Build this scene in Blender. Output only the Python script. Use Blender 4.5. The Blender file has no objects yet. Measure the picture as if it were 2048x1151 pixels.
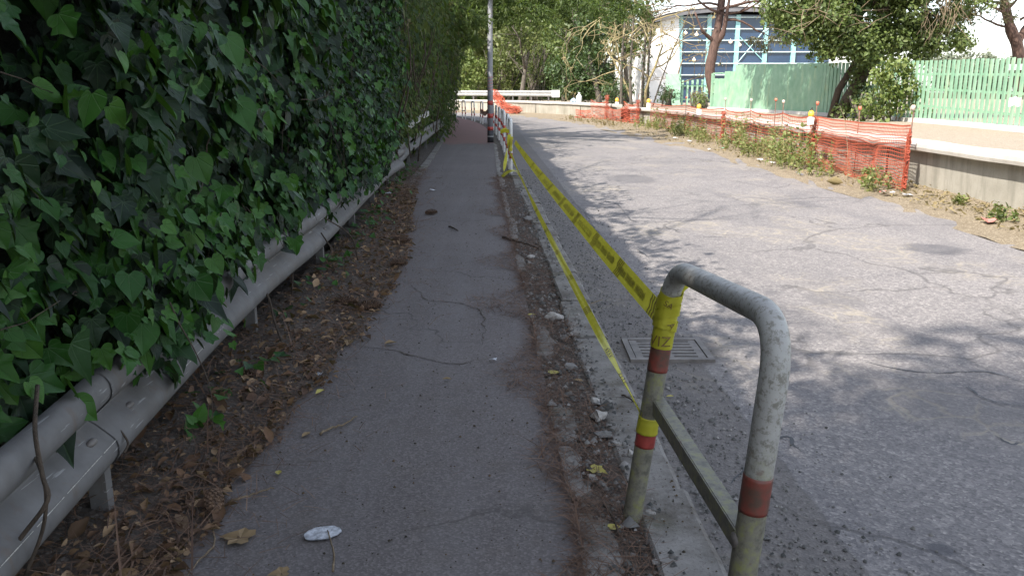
import bpy, bmesh, math, random
import numpy as np
from mathutils import Vector, noise
R = math.radians
PI = math.pi
S = bpy.context.scene
COL = S.collection
rnd = random.Random(7)
rng = np.random.default_rng(11)

# ------------------------------------------------------------------ camera, sky, sun, exposure
F_PX, PITCH, EYE = 1650.0, R(13.46), 1.5
cam = bpy.data.cameras.new("camera")
cam.sensor_width = 36.0
cam.lens = F_PX * 36.0 / 2048.0
cam.clip_start = 0.05
cam.clip_end = 2000
camo = bpy.data.objects.new("camera", cam)
COL.objects.link(camo)
camo.location = (0, 0, EYE)
camo.rotation_euler = (R(90) - PITCH, 0, 0)
S.camera = camo

SUN_EL, SUN_AZ = R(46), R(225)      # azimuth clockwise from +Y: sun behind the camera on the left
w = bpy.data.worlds.new("World")
S.world = w
w.use_nodes = True
nt = w.node_tree
nt.nodes.clear()
sky = nt.nodes.new("ShaderNodeTexSky")
sky.sky_type = 'NISHITA'
sky.sun_disc = False
sky.sun_elevation = SUN_EL
sky.sun_rotation = SUN_AZ
sky.dust_density = 1.2
sky.air_density = 1.0
sky.ozone_density = 0.6
bg = nt.nodes.new("ShaderNodeBackground")
bg.inputs['Strength'].default_value = 0.15
wo = nt.nodes.new("ShaderNodeOutputWorld")
hs = nt.nodes.new("ShaderNodeHueSaturation")      # hazy, whitish sky
hs.inputs['Saturation'].default_value = 0.55
nt.links.new(sky.outputs[0], hs.inputs['Color'])
nt.links.new(hs.outputs[0], bg.inputs[0])
nt.links.new(bg.outputs[0], wo.inputs[0])
sl = bpy.data.lights.new("sun", 'SUN')
sl.energy = 3.9
sl.angle = R(0.65)
sl.color = (1.0, 0.93, 0.84)
so = bpy.data.objects.new("sun", sl)
COL.objects.link(so)
sdir = Vector((math.sin(SUN_AZ) * math.cos(SUN_EL), math.cos(SUN_AZ) * math.cos(SUN_EL), math.sin(SUN_EL)))
so.rotation_euler = sdir.to_track_quat('Z', 'Y').to_euler()
so.location = sdir * 60
S.view_settings.view_transform = 'Standard'
S.view_settings.look = 'None'
S.view_settings.exposure = 1.36
S.view_settings.gamma = 1.0
S.view_settings.use_curve_mapping = False
S.render.engine = 'CYCLES'
S.cycles.use_denoising = True
S.cycles.max_bounces = 6
S.cycles.diffuse_bounces = 3
S.cycles.glossy_bounces = 3
S.cycles.transmission_bounces = 4
S.cycles.transparent_max_bounces = 6

# ------------------------------------------------------------------ helpers
def ray(u, v):
    c, s = math.cos(PITCH), math.sin(PITCH)
    a, b = (u - 1024) / F_PX, -(v - 575.5) / F_PX
    return Vector((a, c + b * s, -s + b * c))

def gp(u, v, z=0.0):
    d = ray(u, v)
    t = (z - EYE) / d.z
    return Vector((0, 0, EYE)) + d * t

def atY(u, v, Y):
    d = ray(u, v)
    return Vector((0, 0, EYE)) + d * (Y / d.y)

def catmull(pts, n):
    pts = [Vector(p) for p in pts]
    P = [pts[0] * 2 - pts[1]] + pts + [pts[-1] * 2 - pts[-2]]
    out = []
    for i in range(1, len(P) - 2):
        p0, p1, p2, p3 = P[i - 1], P[i], P[i + 1], P[i + 2]
        for k in range(n):
            t = k / n
            out.append(0.5 * ((2 * p1) + (p2 - p0) * t + (2 * p0 - 5 * p1 + 4 * p2 - p3) * t * t + (3 * p1 - p0 - 3 * p2 + p3) * t ** 3))
    out.append(pts[-1].copy())
    return out

class MB:
    def __init__(self):
        self.v, self.f, self.m, self.mi = [], [], [], 0
    def add(self, vs, fs):
        b = len(self.v)
        self.v.extend([tuple(p) for p in vs])
        for f in fs:
            self.f.append(tuple(i + b for i in f))
            self.m.append(self.mi)
    def box(self, c, s, rz=0.0, M=None):
        x, y, z = s[0] / 2, s[1] / 2, s[2] / 2
        vs = [Vector((sx * x, sy * y, sz * z)) for sz in (-1, 1) for sy in (-1, 1) for sx in (-1, 1)]
        cr, sr = math.cos(rz), math.sin(rz)
        if M is None:
            vs = [Vector((p.x * cr - p.y * sr, p.x * sr + p.y * cr, p.z)) + Vector(c) for p in vs]
        else:
            vs = [M @ p + Vector(c) for p in vs]
        self.add(vs, [(0, 2, 3, 1), (4, 5, 7, 6), (0, 1, 5, 4), (2, 6, 7, 3), (0, 4, 6, 2), (1, 3, 7, 5)])
    def tube(self, pts, rad, n=8, caps=True, flat=None):
        pts = [Vector(p) for p in pts]
        if not hasattr(rad, '__len__'):
            rad = [rad] * len(pts)
        t0 = (pts[1] - pts[0]).normalized()
        up = Vector((0, 0, 1)) if abs(t0.z) < 0.9 else Vector((1, 0, 0))
        a = t0.cross(up).normalized()
        vs = []
        for i, p in enumerate(pts):
            if i == 0: t = pts[1] - pts[0]
            elif i == len(pts) - 1: t = pts[-1] - pts[-2]
            else: t = pts[i + 1] - pts[i - 1]
            t.normalize()
            a = (a - t * a.dot(t))
            if a.length < 1e-6: a = t.orthogonal()
            a.normalize()
            b = t.cross(a)
            for k in range(n):
                g = 2 * PI * k / n
                vs.append(p + a * (math.cos(g) * rad[i]) + b * (math.sin(g) * rad[i]))
        fs = []
        for i in range(len(pts) - 1):
            for k in range(n):
                k2 = (k + 1) % n
                fs.append((i * n + k, i * n + k2, (i + 1) * n + k2, (i + 1) * n + k))
        if caps:
            fs.append(tuple(reversed(range(n))))
            fs.append(tuple(range((len(pts) - 1) * n, len(pts) * n)))
        self.add(vs, fs)
    def grid(self, rows):
        n = len(rows[0])
        vs = [p for r in rows for p in r]
        fs = [(i * n + j, i * n + j + 1, (i + 1) * n + j + 1, (i + 1) * n + j) for i in range(len(rows) - 1) for j in range(n - 1)]
        self.add(vs, fs)
    def blob(self, c, r, sub=2, amp=0.25, fr=2.0, seed=0.0):
        bm = bmesh.new()
        bmesh.ops.create_icosphere(bm, subdivisions=sub, radius=1.0)
        vs = []
        for q in bm.verts:
            k = 1 + amp * noise.noise(q.co * fr + Vector((seed, seed * 1.7, 3.1)))
            vs.append(Vector((q.co.x * r[0] * k, q.co.y * r[1] * k, q.co.z * r[2] * k)) + Vector(c))
        fs = [[q.index for q in f.verts] for f in bm.faces]
        bm.free()
        self.add(vs, fs)
    def build(self, name, mats, parent=None, smooth=False, origin=None):
        me = bpy.data.meshes.new(name)
        o0 = Vector(origin) if origin is not None else None
        vs = self.v if o0 is None else [(p[0] - o0.x, p[1] - o0.y, p[2] - o0.z) for p in self.v]
        me.from_pydata(vs, [], self.f)
        if not isinstance(mats, (list, tuple)): mats = [mats]
        for mm in mats: me.materials.append(mm)
        me.polygons.foreach_set('material_index', self.m)
        if smooth: me.polygons.foreach_set('use_smooth', [True] * len(self.f))
        me.update()
        o = bpy.data.objects.new(name, me)
        COL.objects.link(o)
        if o0 is not None: o.location = o0
        if parent is not None: o.parent = parent
        return o

def tag(o, label=None, cat=None, group=None, kind=None):
    if label: o['label'] = label
    if cat: o['category'] = cat
    if group: o['group'] = group
    if kind: o['kind'] = kind
    return o

def empty(name, loc, label, cat, group=None, rz=0.0):
    o = bpy.data.objects.new(name, None)
    o.empty_display_size = 0.1
    COL.objects.link(o)
    o.location = loc
    o.rotation_euler = (0, 0, rz)
    return tag(o, label, cat, group)

def part(name, mb, mats, parent, smooth=False, label=None):
    """mesh given in world coordinates under a parent Empty or mesh that sits unrotated at its own origin"""
    base = Vector((0, 0, 0))
    p = parent
    while p is not None:
        base += p.location
        p = p.parent
    o = mb.build(name, mats, None, smooth)
    o.data.transform(__import__('mathutils').Matrix.Translation(-base))
    o.parent = parent
    if label: o['label'] = label
    return o

# vectorised leaf scatter ------------------------------------------------
def norm(a):
    return a / np.maximum(np.linalg.norm(a, axis=-1, keepdims=True), 1e-9)

def scatter(name, P, N, T, size, tmpl, mats, parent=None, world=True, smooth=False):
    """P points, N normals, T tip directions, one copy of each leaf outline per point"""
    tv, tf = tmpl
    tv = np.asarray(tv, float)
    N = norm(N)
    T = norm(T - N * np.sum(T * N, -1, keepdims=True))
    X = np.cross(T, N)
    size = np.asarray(size)[:, None, None]
    V = P[:, None, :] + size * (tv[None, :, 0:1] * X[:, None, :] + tv[None, :, 1:2] * T[:, None, :] + tv[None, :, 2:3] * N[:, None, :])
    n, k = len(P), len(tv)
    V = V.reshape(-1, 3)
    base = Vector((0, 0, 0))
    p = parent
    while p is not None:
        base += p.location
        p = p.parent
    V = V - np.array(base)
    tl = [len(f) for f in tf]
    idx = np.concatenate([np.array(f) for f in tf])
    L = (idx[None, :] + (np.arange(n) * k)[:, None]).reshape(-1)
    tot = np.tile(np.array(tl), n)
    st = np.concatenate([[0], np.cumsum(tot)[:-1]])
    me = bpy.data.meshes.new(name)
    me.vertices.add(len(V)); me.vertices.foreach_set('co', V.astype(np.float32).ravel())
    me.loops.add(len(L)); me.loops.foreach_set('vertex_index', L.astype(np.int32))
    me.polygons.add(len(tot)); me.polygons.foreach_set('loop_start', st.astype(np.int32)); me.polygons.foreach_set('loop_total', tot.astype(np.int32))
    if not isinstance(mats, (list, tuple)): mats = [mats]
    for mm in mats: me.materials.append(mm)
    if smooth: me.polygons.foreach_set('use_smooth', np.ones(len(tot), bool))
    uvl = me.uv_layers.new(name='leaf')
    uv = np.tile(tv[:, :2], (n, 1))[L]
    uvl.data.foreach_set('uv', uv.astype(np.float32).ravel())
    me.update(calc_edges=True)
    me.validate()
    o = bpy.data.objects.new(name, me)
    COL.objects.link(o)
    if parent is not None: o.parent = parent
    return o

def fan(outline, centre):
    n = len(outline)
    return ([centre] + outline, [(0, i + 1, (i + 1) % n + 1) for i in range(n)])

def mir(h):   # half outline (x>=0, from stalk to tip) -> closed outline
    return h + [(-x, y, z) for (x, y, z) in reversed(h) if x > 1e-6]

IVY_LOBED = fan(mir([(0, 0, 0.0), (.20, -.13, .02), (.42, -.03, .06), (.37, .17, .05), (.50, .37, .03), (.28, .47, .05), (.15, .72, .0), (0, .95, -.10)]), (0, .25, -.05))
IVY_HEART = fan(mir([(0, 0.02, 0), (.18, -.10, .02), (.38, .02, .07), (.44, .26, .06), (.34, .50, .04), (.16, .72, .0), (0, .92, -.09)]), (0, .3, -.05))
IVY_TRI = fan(mir([(0, 0, 0), (.40, -.10, .07), (.36, .12, .05), (.24, .38, .03), (.10, .68, 0), (0, .95, -.07)]), (0, .28, -.05))
def fine(h, k=3):
    q = catmull(h, k)
    return fan(mir([(max(0, p.x), p.y, p.z) for p in q]), (0, .27, -.05))
IVY_LOBED_F = fine([(0, 0, 0.0), (.20, -.14, .02), (.40, -.06, .06), (.40, .10, .055), (.36, .19, .05), (.50, .37, .02), (.30, .46, .05), (.22, .56, .04), (.10, .82, .0), (0, .97, -.10)], 2)
IVY_HEART_F = fine([(0, 0.03, 0), (.18, -.10, .02), (.38, .02, .07), (.44, .26, .06), (.34, .50, .04), (.16, .74, .0), (0, .95, -.09)])
IVY_TRI_F = fine([(0, 0, 0), (.22, -.12, .04), (.44, -.05, .08), (.33, .16, .05), (.24, .40, .03), (.10, .70, 0), (0, .98, -.07)])
LEAF = ([(0, 0, 0), (.28, .35, .07), (.22, .7, .04), (0, 1.0, -.08), (-.22, .7, .04), (-.28, .35, .07), (0, .5, -.02)],
        [(0, 1, 6), (1, 2, 6), (2, 3, 6), (3, 4, 6), (4, 5, 6), (5, 0, 6)])
SLIM = ([(0, 0, 0), (.11, .4, .03), (0, 1, -.06), (-.11, .4, .03)], [(0, 1, 2), (0, 2, 3)])
NEEDLE = ([(-.012, 0, 0), (.012, 0, 0), (.01, .5, .03), (-.01, .5, .03), (.004, 1, 0), (-.004, 1, 0)], [(0, 1, 2, 3), (3, 2, 4, 5)])
CURL = ([(0, -.05, 0), (.2, .2, .14), (.26, .5, .2), (.12, .8, .12), (0, 1.0, .02), (-.16, .75, .08), (-.3, .45, .24), (-.2, .18, .12), (0, .45, 0)],
        [(0, 1, 8), (1, 2, 8), (2, 3, 8), (3, 4, 8), (4, 5, 8), (5, 6, 8), (6, 7, 8), (7, 0, 8)])
CRUMB = ([(-.5, -.4, 0), (.5, -.5, 0), (.4, .5, 0), (-.4, .4, 0), (.05, 0, .6)], [(0, 1, 4), (1, 2, 4), (2, 3, 4), (3, 0, 4)])
SPRIG = ([(0, 0, 0), (.22, .2, .05), (.05, .38, 0), (-.05, .3, 0), (-.25, .42, .08), (-.02, .6, .02), (.2, .68, .04), (.03, .8, 0), (0, 1.05, -.06), (-.03, .82, 0)],
         [(0, 1, 2), (0, 2, 3), (3, 4, 5), (2, 6, 7), (5, 7, 8), (5, 8, 9)])

def unit(n):
    return norm(rng.normal(size=(n, 3)))

def multi(name, P, N, T, size, tmpls, mat, parent, smooth=False):
    """several outlines in one object"""
    k = len(tmpls)
    pick = rng.integers(0, k, len(P))
    obs = []
    vs, L, tot = [], [], []
    for i, t in enumerate(tmpls):
        m = pick == i
        if not m.any(): continue
        obs.append(scatter(name, P[m], N[m], T[m], np.asarray(size)[m], t, mat, parent, smooth=smooth))
    if len(obs) > 1:
        me = obs[0].data
        bm = bmesh.new()
        for o in obs: bm.from_mesh(o.data)
        bm.to_mesh(me); bm.free()
        for o in obs[1:]:
            d = o.data
            bpy.data.objects.remove(o); bpy.data.meshes.remove(d)
        obs[0].name = name
    return obs[0]

# ------------------------------------------------------------------ materials
class G:
    """small node-graph helper"""
    def __init__(self, name):
        self.mat = bpy.data.materials.new(name)
        self.mat.use_nodes = True
        self.t = self.mat.node_tree
        self.t.nodes.clear()
        self.out = self.t.nodes.new('ShaderNodeOutputMaterial')
        self.p = self.t.nodes.new('ShaderNodeBsdfPrincipled')
        self.t.links.new(self.p.outputs[0], self.out.inputs[0])
    def n(self, typ, **kw):
        nd = self.t.nodes.new(typ)
        for k, v in kw.items(): setattr(nd, k, v)
        return nd
    def link(self, a, b): self.t.links.new(a, b)
    def pos(self):
        return self.n('ShaderNodeNewGeometry').outputs['Position']
    def obj(self):
        return self.n('ShaderNodeTexCoord').outputs['Object']
    def mapping(self, v, scale=(1, 1, 1), loc=(0, 0, 0), rot=(0, 0, 0)):
        m = self.n('ShaderNodeMapping')
        m.inputs['Scale'].default_value = scale
        m.inputs['Location'].default_value = loc
        m.inputs['Rotation'].default_value = rot
        self.link(v, m.inputs['Vector'])
        return m.outputs[0]
    def noise(self, v, scale, detail=4, rough=.55, dist=0.0):
        m = self.n('ShaderNodeTexNoise')
        m.inputs['Scale'].default_value = scale
        m.inputs['Detail'].default_value = detail
        m.inputs['Roughness'].default_value = rough
        m.inputs['Distortion'].default_value = dist
        self.link(v, m.inputs['Vector'])
        return m.outputs['Fac']
    def voro(self, v, scale, feature='F1', rand=1.0, out='Distance'):
        m = self.n('ShaderNodeTexVoronoi', feature=feature)
        m.inputs['Scale'].default_value = scale
        m.inputs['Randomness'].default_value = rand
        self.link(v, m.inputs['Vector'])
        return m.outputs[out]
    def ramp(self, fac, stops, interp='LINEAR'):
        m = self.n('ShaderNodeValToRGB')
        cr = m.color_ramp
        cr.interpolation = interp
        while len(cr.elements) > 1: cr.elements.remove(cr.elements[-1])
        for i, (p, c) in enumerate(stops):
            if not hasattr(c, '__len__'): c = (c, c, c)
            e = cr.elements[0] if i == 0 else cr.elements.new(p)
            e.position = p
            e.color = (c[0], c[1], c[2], 1)
        self.link(fac, m.inputs[0])
        return m.outputs[0]
    def mix(self, fac, a, b, mode='MIX'):
        m = self.n('ShaderNodeMix', data_type='RGBA', blend_type=mode)
        for k, v in ((0, fac), (6, a), (7, b)):
            if hasattr(v, 'is_linked') or isinstance(v, bpy.types.NodeSocket): self.link(v, m.inputs[k])
            elif k == 0: m.inputs[0].default_value = v
            else: m.inputs[k].default_value = (v[0], v[1], v[2], 1)
        return m.outputs[2]
    def math(self, op, a, b=0.5, c=None, clamp=False):
        m = self.n('ShaderNodeMath', operation=op)
        m.use_clamp = clamp
        for k, v in ((0, a), (1, b), (2, c)):
            if v is None: continue
            if isinstance(v, bpy.types.NodeSocket): self.link(v, m.inputs[k])
            else: m.inputs[k].default_value = v
        return m.outputs[0]
    def sep(self, v):
        m = self.n('ShaderNodeSeparateXYZ')
        self.link(v, m.inputs[0])
        return m.outputs
    def bump(self, h, strength=.3, dist=.01):
        m = self.n('ShaderNodeBump')
        m.inputs['Strength'].default_value = strength
        m.inputs['Distance'].default_value = dist
        self.link(h, m.inputs['Height'])
        self.link(m.outputs[0], self.p.inputs['Normal'])
    def set(self, base=None, rough=None, metal=None, spec=None):
        for key, v in (('Base Color', base), ('Roughness', rough), ('Metallic', metal), ('Specular IOR Level', spec)):
            if v is None: continue
            if isinstance(v, bpy.types.NodeSocket): self.link(v, self.p.inputs[key])
            elif key == 'Base Color': self.p.inputs[key].default_value = (v[0], v[1], v[2], 1)
            else: self.p.inputs[key].default_value = v
        return self.mat
    def spot(self, pos, cx, cy, rx, ry, rough=.3, sc=6.0):
        """soft-edged stain with an uneven outline round a point on the ground"""
        x, y, _ = self.sep(pos)
        a = self.math('DIVIDE', self.math('SUBTRACT', x, cx), rx)
        b = self.math('DIVIDE', self.math('SUBTRACT', y, cy), ry)
        d = self.math('SQRT', self.math('ADD', self.math('MULTIPLY', a, a), self.math('MULTIPLY', b, b)))
        d = self.math('ADD', d, self.math('MULTIPLY', self.math('SUBTRACT', self.noise(pos, sc, 3), .5), rough * 3))
        m = self.n('ShaderNodeMapRange')
        m.inputs[1].default_value = .8; m.inputs[2].default_value = 1.1
        m.inputs[3].default_value = 1; m.inputs[4].default_value = 0
        self.link(d, m.inputs[0])
        return m.outputs[0]

def m_leaf(name, cols, rough=.42, trans=.25, spec=.5, vary=None):
    g = G(name)
    isl = g.n('ShaderNodeNewGeometry').outputs['Random Per Island']
    st = [(i / max(1, len(cols) - 1), c) for i, c in enumerate(cols)]
    col = g.ramp(isl, st)
    nz = g.noise(g.pos(), 45, 2)
    col = g.mix(g.math('MULTIPLY', nz, .35), col, (.02, .03, .012), 'MIX')
    g.set(col, rough, 0, spec)
    if trans > 0:
        tr = g.n('ShaderNodeBsdfTranslucent')
        c2 = g.mix(.45, col, (.22, .32, .03))
        g.link(c2, tr.inputs['Color'])
        mx = g.n('ShaderNodeMixShader')
        mx.inputs[0].default_value = trans
        g.link(g.p.outputs[0], mx.inputs[1]); g.link(tr.outputs[0], mx.inputs[2])
        g.link(mx.outputs[0], g.out.inputs[0])
    return g.mat

def m_ivy(name, cols, rough, trans):
    g = G(name)
    isl = g.n('ShaderNodeNewGeometry').outputs['Random Per Island']
    col = g.ramp(isl, [(i / (len(cols) - 1), c) for i, c in enumerate(cols)])
    uv = g.n('ShaderNodeUVMap'); uv.uv_map = 'leaf'
    x, y, _ = g.sep(uv.outputs[0])
    ax_ = g.math('ABSOLUTE', x)
    ang = g.math('ARCTAN2', ax_, g.math('ADD', y, .02))
    r = g.math('SQRT', g.math('ADD', g.math('MULTIPLY', x, x), g.math('MULTIPLY', y, y)))
    dmin = None
    for k in (0.0, .62, 1.25, 1.9):
        d = g.math('MULTIPLY', g.math('ABSOLUTE', g.math('SUBTRACT', ang, k)), r)
        dmin = d if dmin is None else g.math('MINIMUM', dmin, d)
    vein = g.ramp(dmin, [(.006, 1), (.02, 0)])
    mott = g.noise(g.pos(), 30, 4, .6)
    col = g.mix(g.math('MULTIPLY', mott, .4), col, (.010, .016, .010))
    spots = g.ramp(g.noise(g.pos(), 85, 3), [(.66, 0), (.7, 1)])
    col = g.mix(g.math('MULTIPLY', spots, .3), col, (.05, .05, .03))
    pale = g.mix(.35, col, (.08, .14, .06))
    col = g.mix(g.math('MULTIPLY', vein, .75), col, pale)
    g.set(col, g.ramp(mott, [(.3, rough + .02), (.7, rough + .2)]), 0, .26)
    g.bump(g.math('SUBTRACT', mott, g.math('MULTIPLY', vein, .6)), .5, .004)
    tr = g.n('ShaderNodeBsdfTranslucent')
    g.link(g.mix(.3, col, (.16, .30, .02)), tr.inputs['Color'])
    mx = g.n('ShaderNodeMixShader'); mx.inputs[0].default_value = trans
    g.link(g.p.outputs[0], mx.inputs[1]); g.link(tr.outputs[0], mx.inputs[2]); g.link(mx.outputs[0], g.out.inputs[0])
    return g.mat

def m_plain(name, c1, c2, scale=8, rough=.6, metal=0.0, bump=.15, bd=.004, local=False, detail=5, lo=.35, hi=.65):
    g = G(name)
    v = g.obj() if local else g.pos()
    f = g.noise(v, scale, detail, .6)
    g.set(g.ramp(f, [(lo, c1), (hi, c2)]), rough, metal)
    if bump: g.bump(g.noise(v, scale * 6, 3), bump, bd)
    return g.mat

def m_bark(name, c1, c2, sc=1.0):
    g = G(name)
    v = g.mapping(g.pos(), (14 * sc, 14 * sc, 3 * sc))
    f = g.noise(v, 1.0, 5, .65)
    g.set(g.ramp(f, [(.3, c1), (.7, c2)]), .9)
    g.bump(f, .8, .02)
    return g.mat

M = {}
# road
def road_mat():
    g = G('worn_asphalt')
    p = g.pos()
    big = g.noise(p, .35, 4, .6)
    fine = g.noise(p, 160, 2, .7)
    grit = g.voro(p, 95, 'F1', 1.0, 'Color')
    col = g.ramp(big, [(.3, (.185, .172, .175)), (.7, (.25, .232, .228))])
    grit2 = g.voro(p, 42, 'F1', 1.0, 'Color')
    col = g.mix(.5, col, g.ramp(g.sep(grit)[0], [(.0, (.06, .056, .055)), (.5, (.2, .187, .18)), (.86, (.28, .26, .245)), (1, (.55, .51, .46))]))
    col = g.mix(.22, col, g.ramp(g.sep(grit2)[1], [(.0, (.05, .047, .045)), (.6, (.2, .187, .18)), (1, (.5, .46, .42))]))
    col = g.mix(g.math('MULTIPLY', fine, .35), col, (.1, .1, .11))
    stain = g.ramp(g.noise(g.mapping(p, (1.6, .5, 1)), 1.1, 5, .6, .6), [(.5, 0), (.68, 1)])
    col = g.mix(g.math('MULTIPLY', stain, .35), col, (.10, .097, .105))
    # broken, sealed surface: two crack networks, masked to the worn zones
    wob = g.n('ShaderNodeVectorMath', operation='ADD')
    nn = g.n('ShaderNodeTexNoise'); nn.inputs['Scale'].default_value = 2.2; nn.inputs['Detail'].default_value = 4
    g.link(p, nn.inputs['Vector'])
    sc = g.n('ShaderNodeVectorMath', operation='SCALE'); sc.inputs['Scale'].default_value = .55
    g.link(nn.outputs['Color'], sc.inputs[0])
    g.link(p, wob.inputs[0]); g.link(sc.outputs[0], wob.inputs[1])
    e1 = g.voro(wob.outputs[0], .55, 'DISTANCE_TO_EDGE')
    e2 = g.voro(wob.outputs[0], 3.2, 'DISTANCE_TO_EDGE')
    c1 = g.ramp(e1, [(.0, 1), (.006, .8), (.012, 0)])
    c1 = g.math('MULTIPLY', c1, g.ramp(g.noise(p, .45, 2), [(.42, 0), (.52, 1)]))
    worn = g.ramp(g.noise(g.mapping(p, (.8, .55, 1), (3.3, 1.0, 0)), .9, 3), [(.52, 0), (.62, 1)])
    c2 = g.math('MULTIPLY', g.ramp(e2, [(.0, 1), (.035, .5), (.06, 0)]), worn)
    col = g.mix(g.math('MULTIPLY', worn, .22), col, (.27, .245, .215))
    col = g.mix(g.math('MULTIPLY', c2, .55), col, (.34, .30, .23))
    col = g.mix(g.math('MULTIPLY', c1, .6), col, (.07, .066, .065))
    # patches and drips seen on the surface
    for (u, v, rx, ry, k) in ((1872, 498, .30, .32, .6), (1672, 600, .22, .28, .35), (1880, 1098, .05, .045, .8), (1265, 357, .42, .8, .55), (1625, 660, .3, .25, .3), (1990, 800, .5, .45, .3)):
        q = gp(u, v, -.06)
        col = g.mix(g.math('MULTIPLY', g.spot(p, q.x, q.y, rx, ry, .22, 9), k), col, (.085, .083, .09))
    for (cx_, cy_, rx_, ry_, k_) in ((.95, 4.88, .36, .36, .5),):
        col = g.mix(g.math('MULTIPLY', g.spot(p, cx_, cy_, rx_, ry_, .12, 14), k_), col, (.07, .06, .05))
    # older, browner asphalt band in the gutter, with a seam
    px_, py_, _ = g.sep(p)
    dd = g.math('ADD', g.math('ADD', px_, g.math('MULTIPLY', py_, .030)), g.math('MULTIPLY', g.noise(p, 3.5, 4), .07))
    band = g.ramp(g.math('MULTIPLY', dd, .5), [(.638, 1), (.646, 0)])
    band = g.math('MULTIPLY', band, g.ramp(g.math('MULTIPLY', py_, .02), [(.5, 1), (.8, 0)]))
    col = g.mix(g.math('MULTIPLY', band, .55), col, (.115, .102, .092))
    seam = g.ramp(g.math('ABSOLUTE', g.math('SUBTRACT', dd, 1.285)), [(.0, 1), (.012, 0)])
    col = g.mix(g.math('MULTIPLY', seam, .35), col, (.06, .055, .05))
    g.set(col, g.ramp(fine, [(0, .72), (1, .92)]), 0, .35)
    h = g.math('SUBTRACT', g.math('MULTIPLY', g.voro(p, 95), .5), g.math('MULTIPLY', g.math('ADD', c1, c2), .9))
    g.bump(h, .55, .006)
    return g.mat
M['road'] = road_mat()

def path_mat():
    g = G('smooth_path_asphalt')
    p = g.pos()
    col = g.ramp(g.noise(p, .8, 5, .6), [(.3, (.125, .109, .105)), (.7, (.168, .148, .142))])
    sp = g.voro(p, 130, 'F1', 1.0, 'Color')
    col = g.mix(.4, col, g.ramp(g.sep(sp)[0], [(0, (.06, .054, .053)), (.6, (.135, .122, .118)), (1, (.27, .245, .235))]))
    dirt = g.ramp(g.noise(p, 5, 6, .7), [(.5, 0), (.75, 1)])
    col = g.mix(g.math('MULTIPLY', dirt, .4), col, (.12, .1, .08))
    st = g.ramp(g.noise(g.mapping(p, (5, .25, 1)), 1.2, 3), [(.45, 0), (.7, 1)])
    col = g.mix(g.math('MULTIPLY', st, .25), col, (.2, .19, .19))
    # red surfacing laid on the far part
    y = g.sep(p)[1]
    red = g.math('MULTIPLY', g.ramp(g.math('MULTIPLY', g.math('ADD', y, g.math('MULTIPLY', g.noise(p, 1.5, 3), 5.0)), .01), [(.262, 0), (.275, 1)]), .8)
    col = g.mix(red, col, (.25, .135, .12))
    wob = g.n('ShaderNodeVectorMath', operation='ADD')
    nn = g.n('ShaderNodeTexNoise'); nn.inputs['Scale'].default_value = 3; nn.inputs['Detail'].default_value = 4
    g.link(p, nn.inputs['Vector'])
    sc = g.n('ShaderNodeVectorMath', operation='SCALE'); sc.inputs['Scale'].default_value = .5
    g.link(nn.outputs['Color'], sc.inputs[0]); g.link(p, wob.inputs[0]); g.link(sc.outputs[0], wob.inputs[1])
    e1 = g.voro(wob.outputs[0], .6, 'DISTANCE_TO_EDGE')
    c1 = g.math('MULTIPLY', g.ramp(e1, [(0, 1), (.004, .7), (.008, 0)]), g.ramp(g.noise(p, .7, 2), [(.50, 0), (.58, 1)]))
    col = g.mix(g.math('MULTIPLY', c1, .6), col, (.05, .045, .04))
    g.set(col, .85, 0, .3)
    g.bump(g.math('SUBTRACT', g.math('MULTIPLY', g.voro(p, 130), .4), c1), .35, .004)
    return g.mat
M['path'] = path_mat()

def dirt_mat(name, a, b, c):
    g = G(name)
    p = g.pos()
    col = g.ramp(g.noise(p, 4, 6, .7), [(.3, a), (.6, b), (.8, c)])
    sp = g.sep(g.voro(p, 70, 'F1', 1, 'Color'))[0]
    col = g.mix(.45, col, g.ramp(sp, [(0, tuple(x * .5 for x in a)), (.8, b), (1, tuple(min(.8, x * 1.6) for x in c))]))
    g.set(col, .95, 0, .2)
    g.bump(g.noise(p, 55, 5, .7), .9, .015)
    return g.mat
M['dirt'] = dirt_mat('dark_dirt', (.075, .062, .052), (.12, .102, .087), (.2, .178, .155))
M['verge'] = dirt_mat('dry_verge_soil', (.16, .125, .085), (.26, .215, .15), (.36, .31, .23))
M['soil'] = dirt_mat('garden_soil', (.06, .06, .03), (.1, .095, .05), (.16, .14, .08))
M['sand'] = dirt_mat('sandy_pavement', (.28, .235, .18), (.35, .295, .23), (.41, .36, .29))

def concrete(name, a, b, streak=.5, dark=(.1, .1, .085), sc=3.0, zs=(.0, .7), green=None):
    g = G(name)
    p = g.pos()
    col = g.ramp(g.noise(p, sc, 6, .65), [(.3, a), (.7, b)])
    sp = g.noise(p, 60, 3, .7)
    col = g.mix(g.math('MULTIPLY', g.ramp(sp, [(.55, 0), (.7, 1)]), .35), col, dark)
    st = g.ramp(g.noise(g.mapping(p, (6, 6, .7)), 1.2, 4, .6), [(.48, 0), (.66, 1)])
    col = g.mix(g.math('MULTIPLY', st, streak), col, dark)
    if green:
        gg = g.ramp(g.noise(p, 7, 5, .7), [(.5, 0), (.68, 1)])
        col = g.mix(g.math('MULTIPLY', gg, .5), col, green)
    g.set(col, .9, 0, .25)
    g.bump(g.noise(p, 40, 5, .7), .35, .008)
    return g.mat
M['wall'] = concrete('streaked_concrete', (.30, .285, .24), (.40, .38, .33), .45, (.17, .165, .135))
M['coping'] = concrete('pale_coping', (.42, .395, .35), (.54, .515, .47), .12, (.3, .28, .24))
M['farwall'] = concrete('patchy_concrete', (.25, .235, .19), (.42, .39, .33), .5, (.2, .18, .14), 1.2)
M['kerb'] = concrete('kerb_stone', (.22, .21, .20), (.33, .315, .30), .1, (.12, .115, .11), 5)
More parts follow.
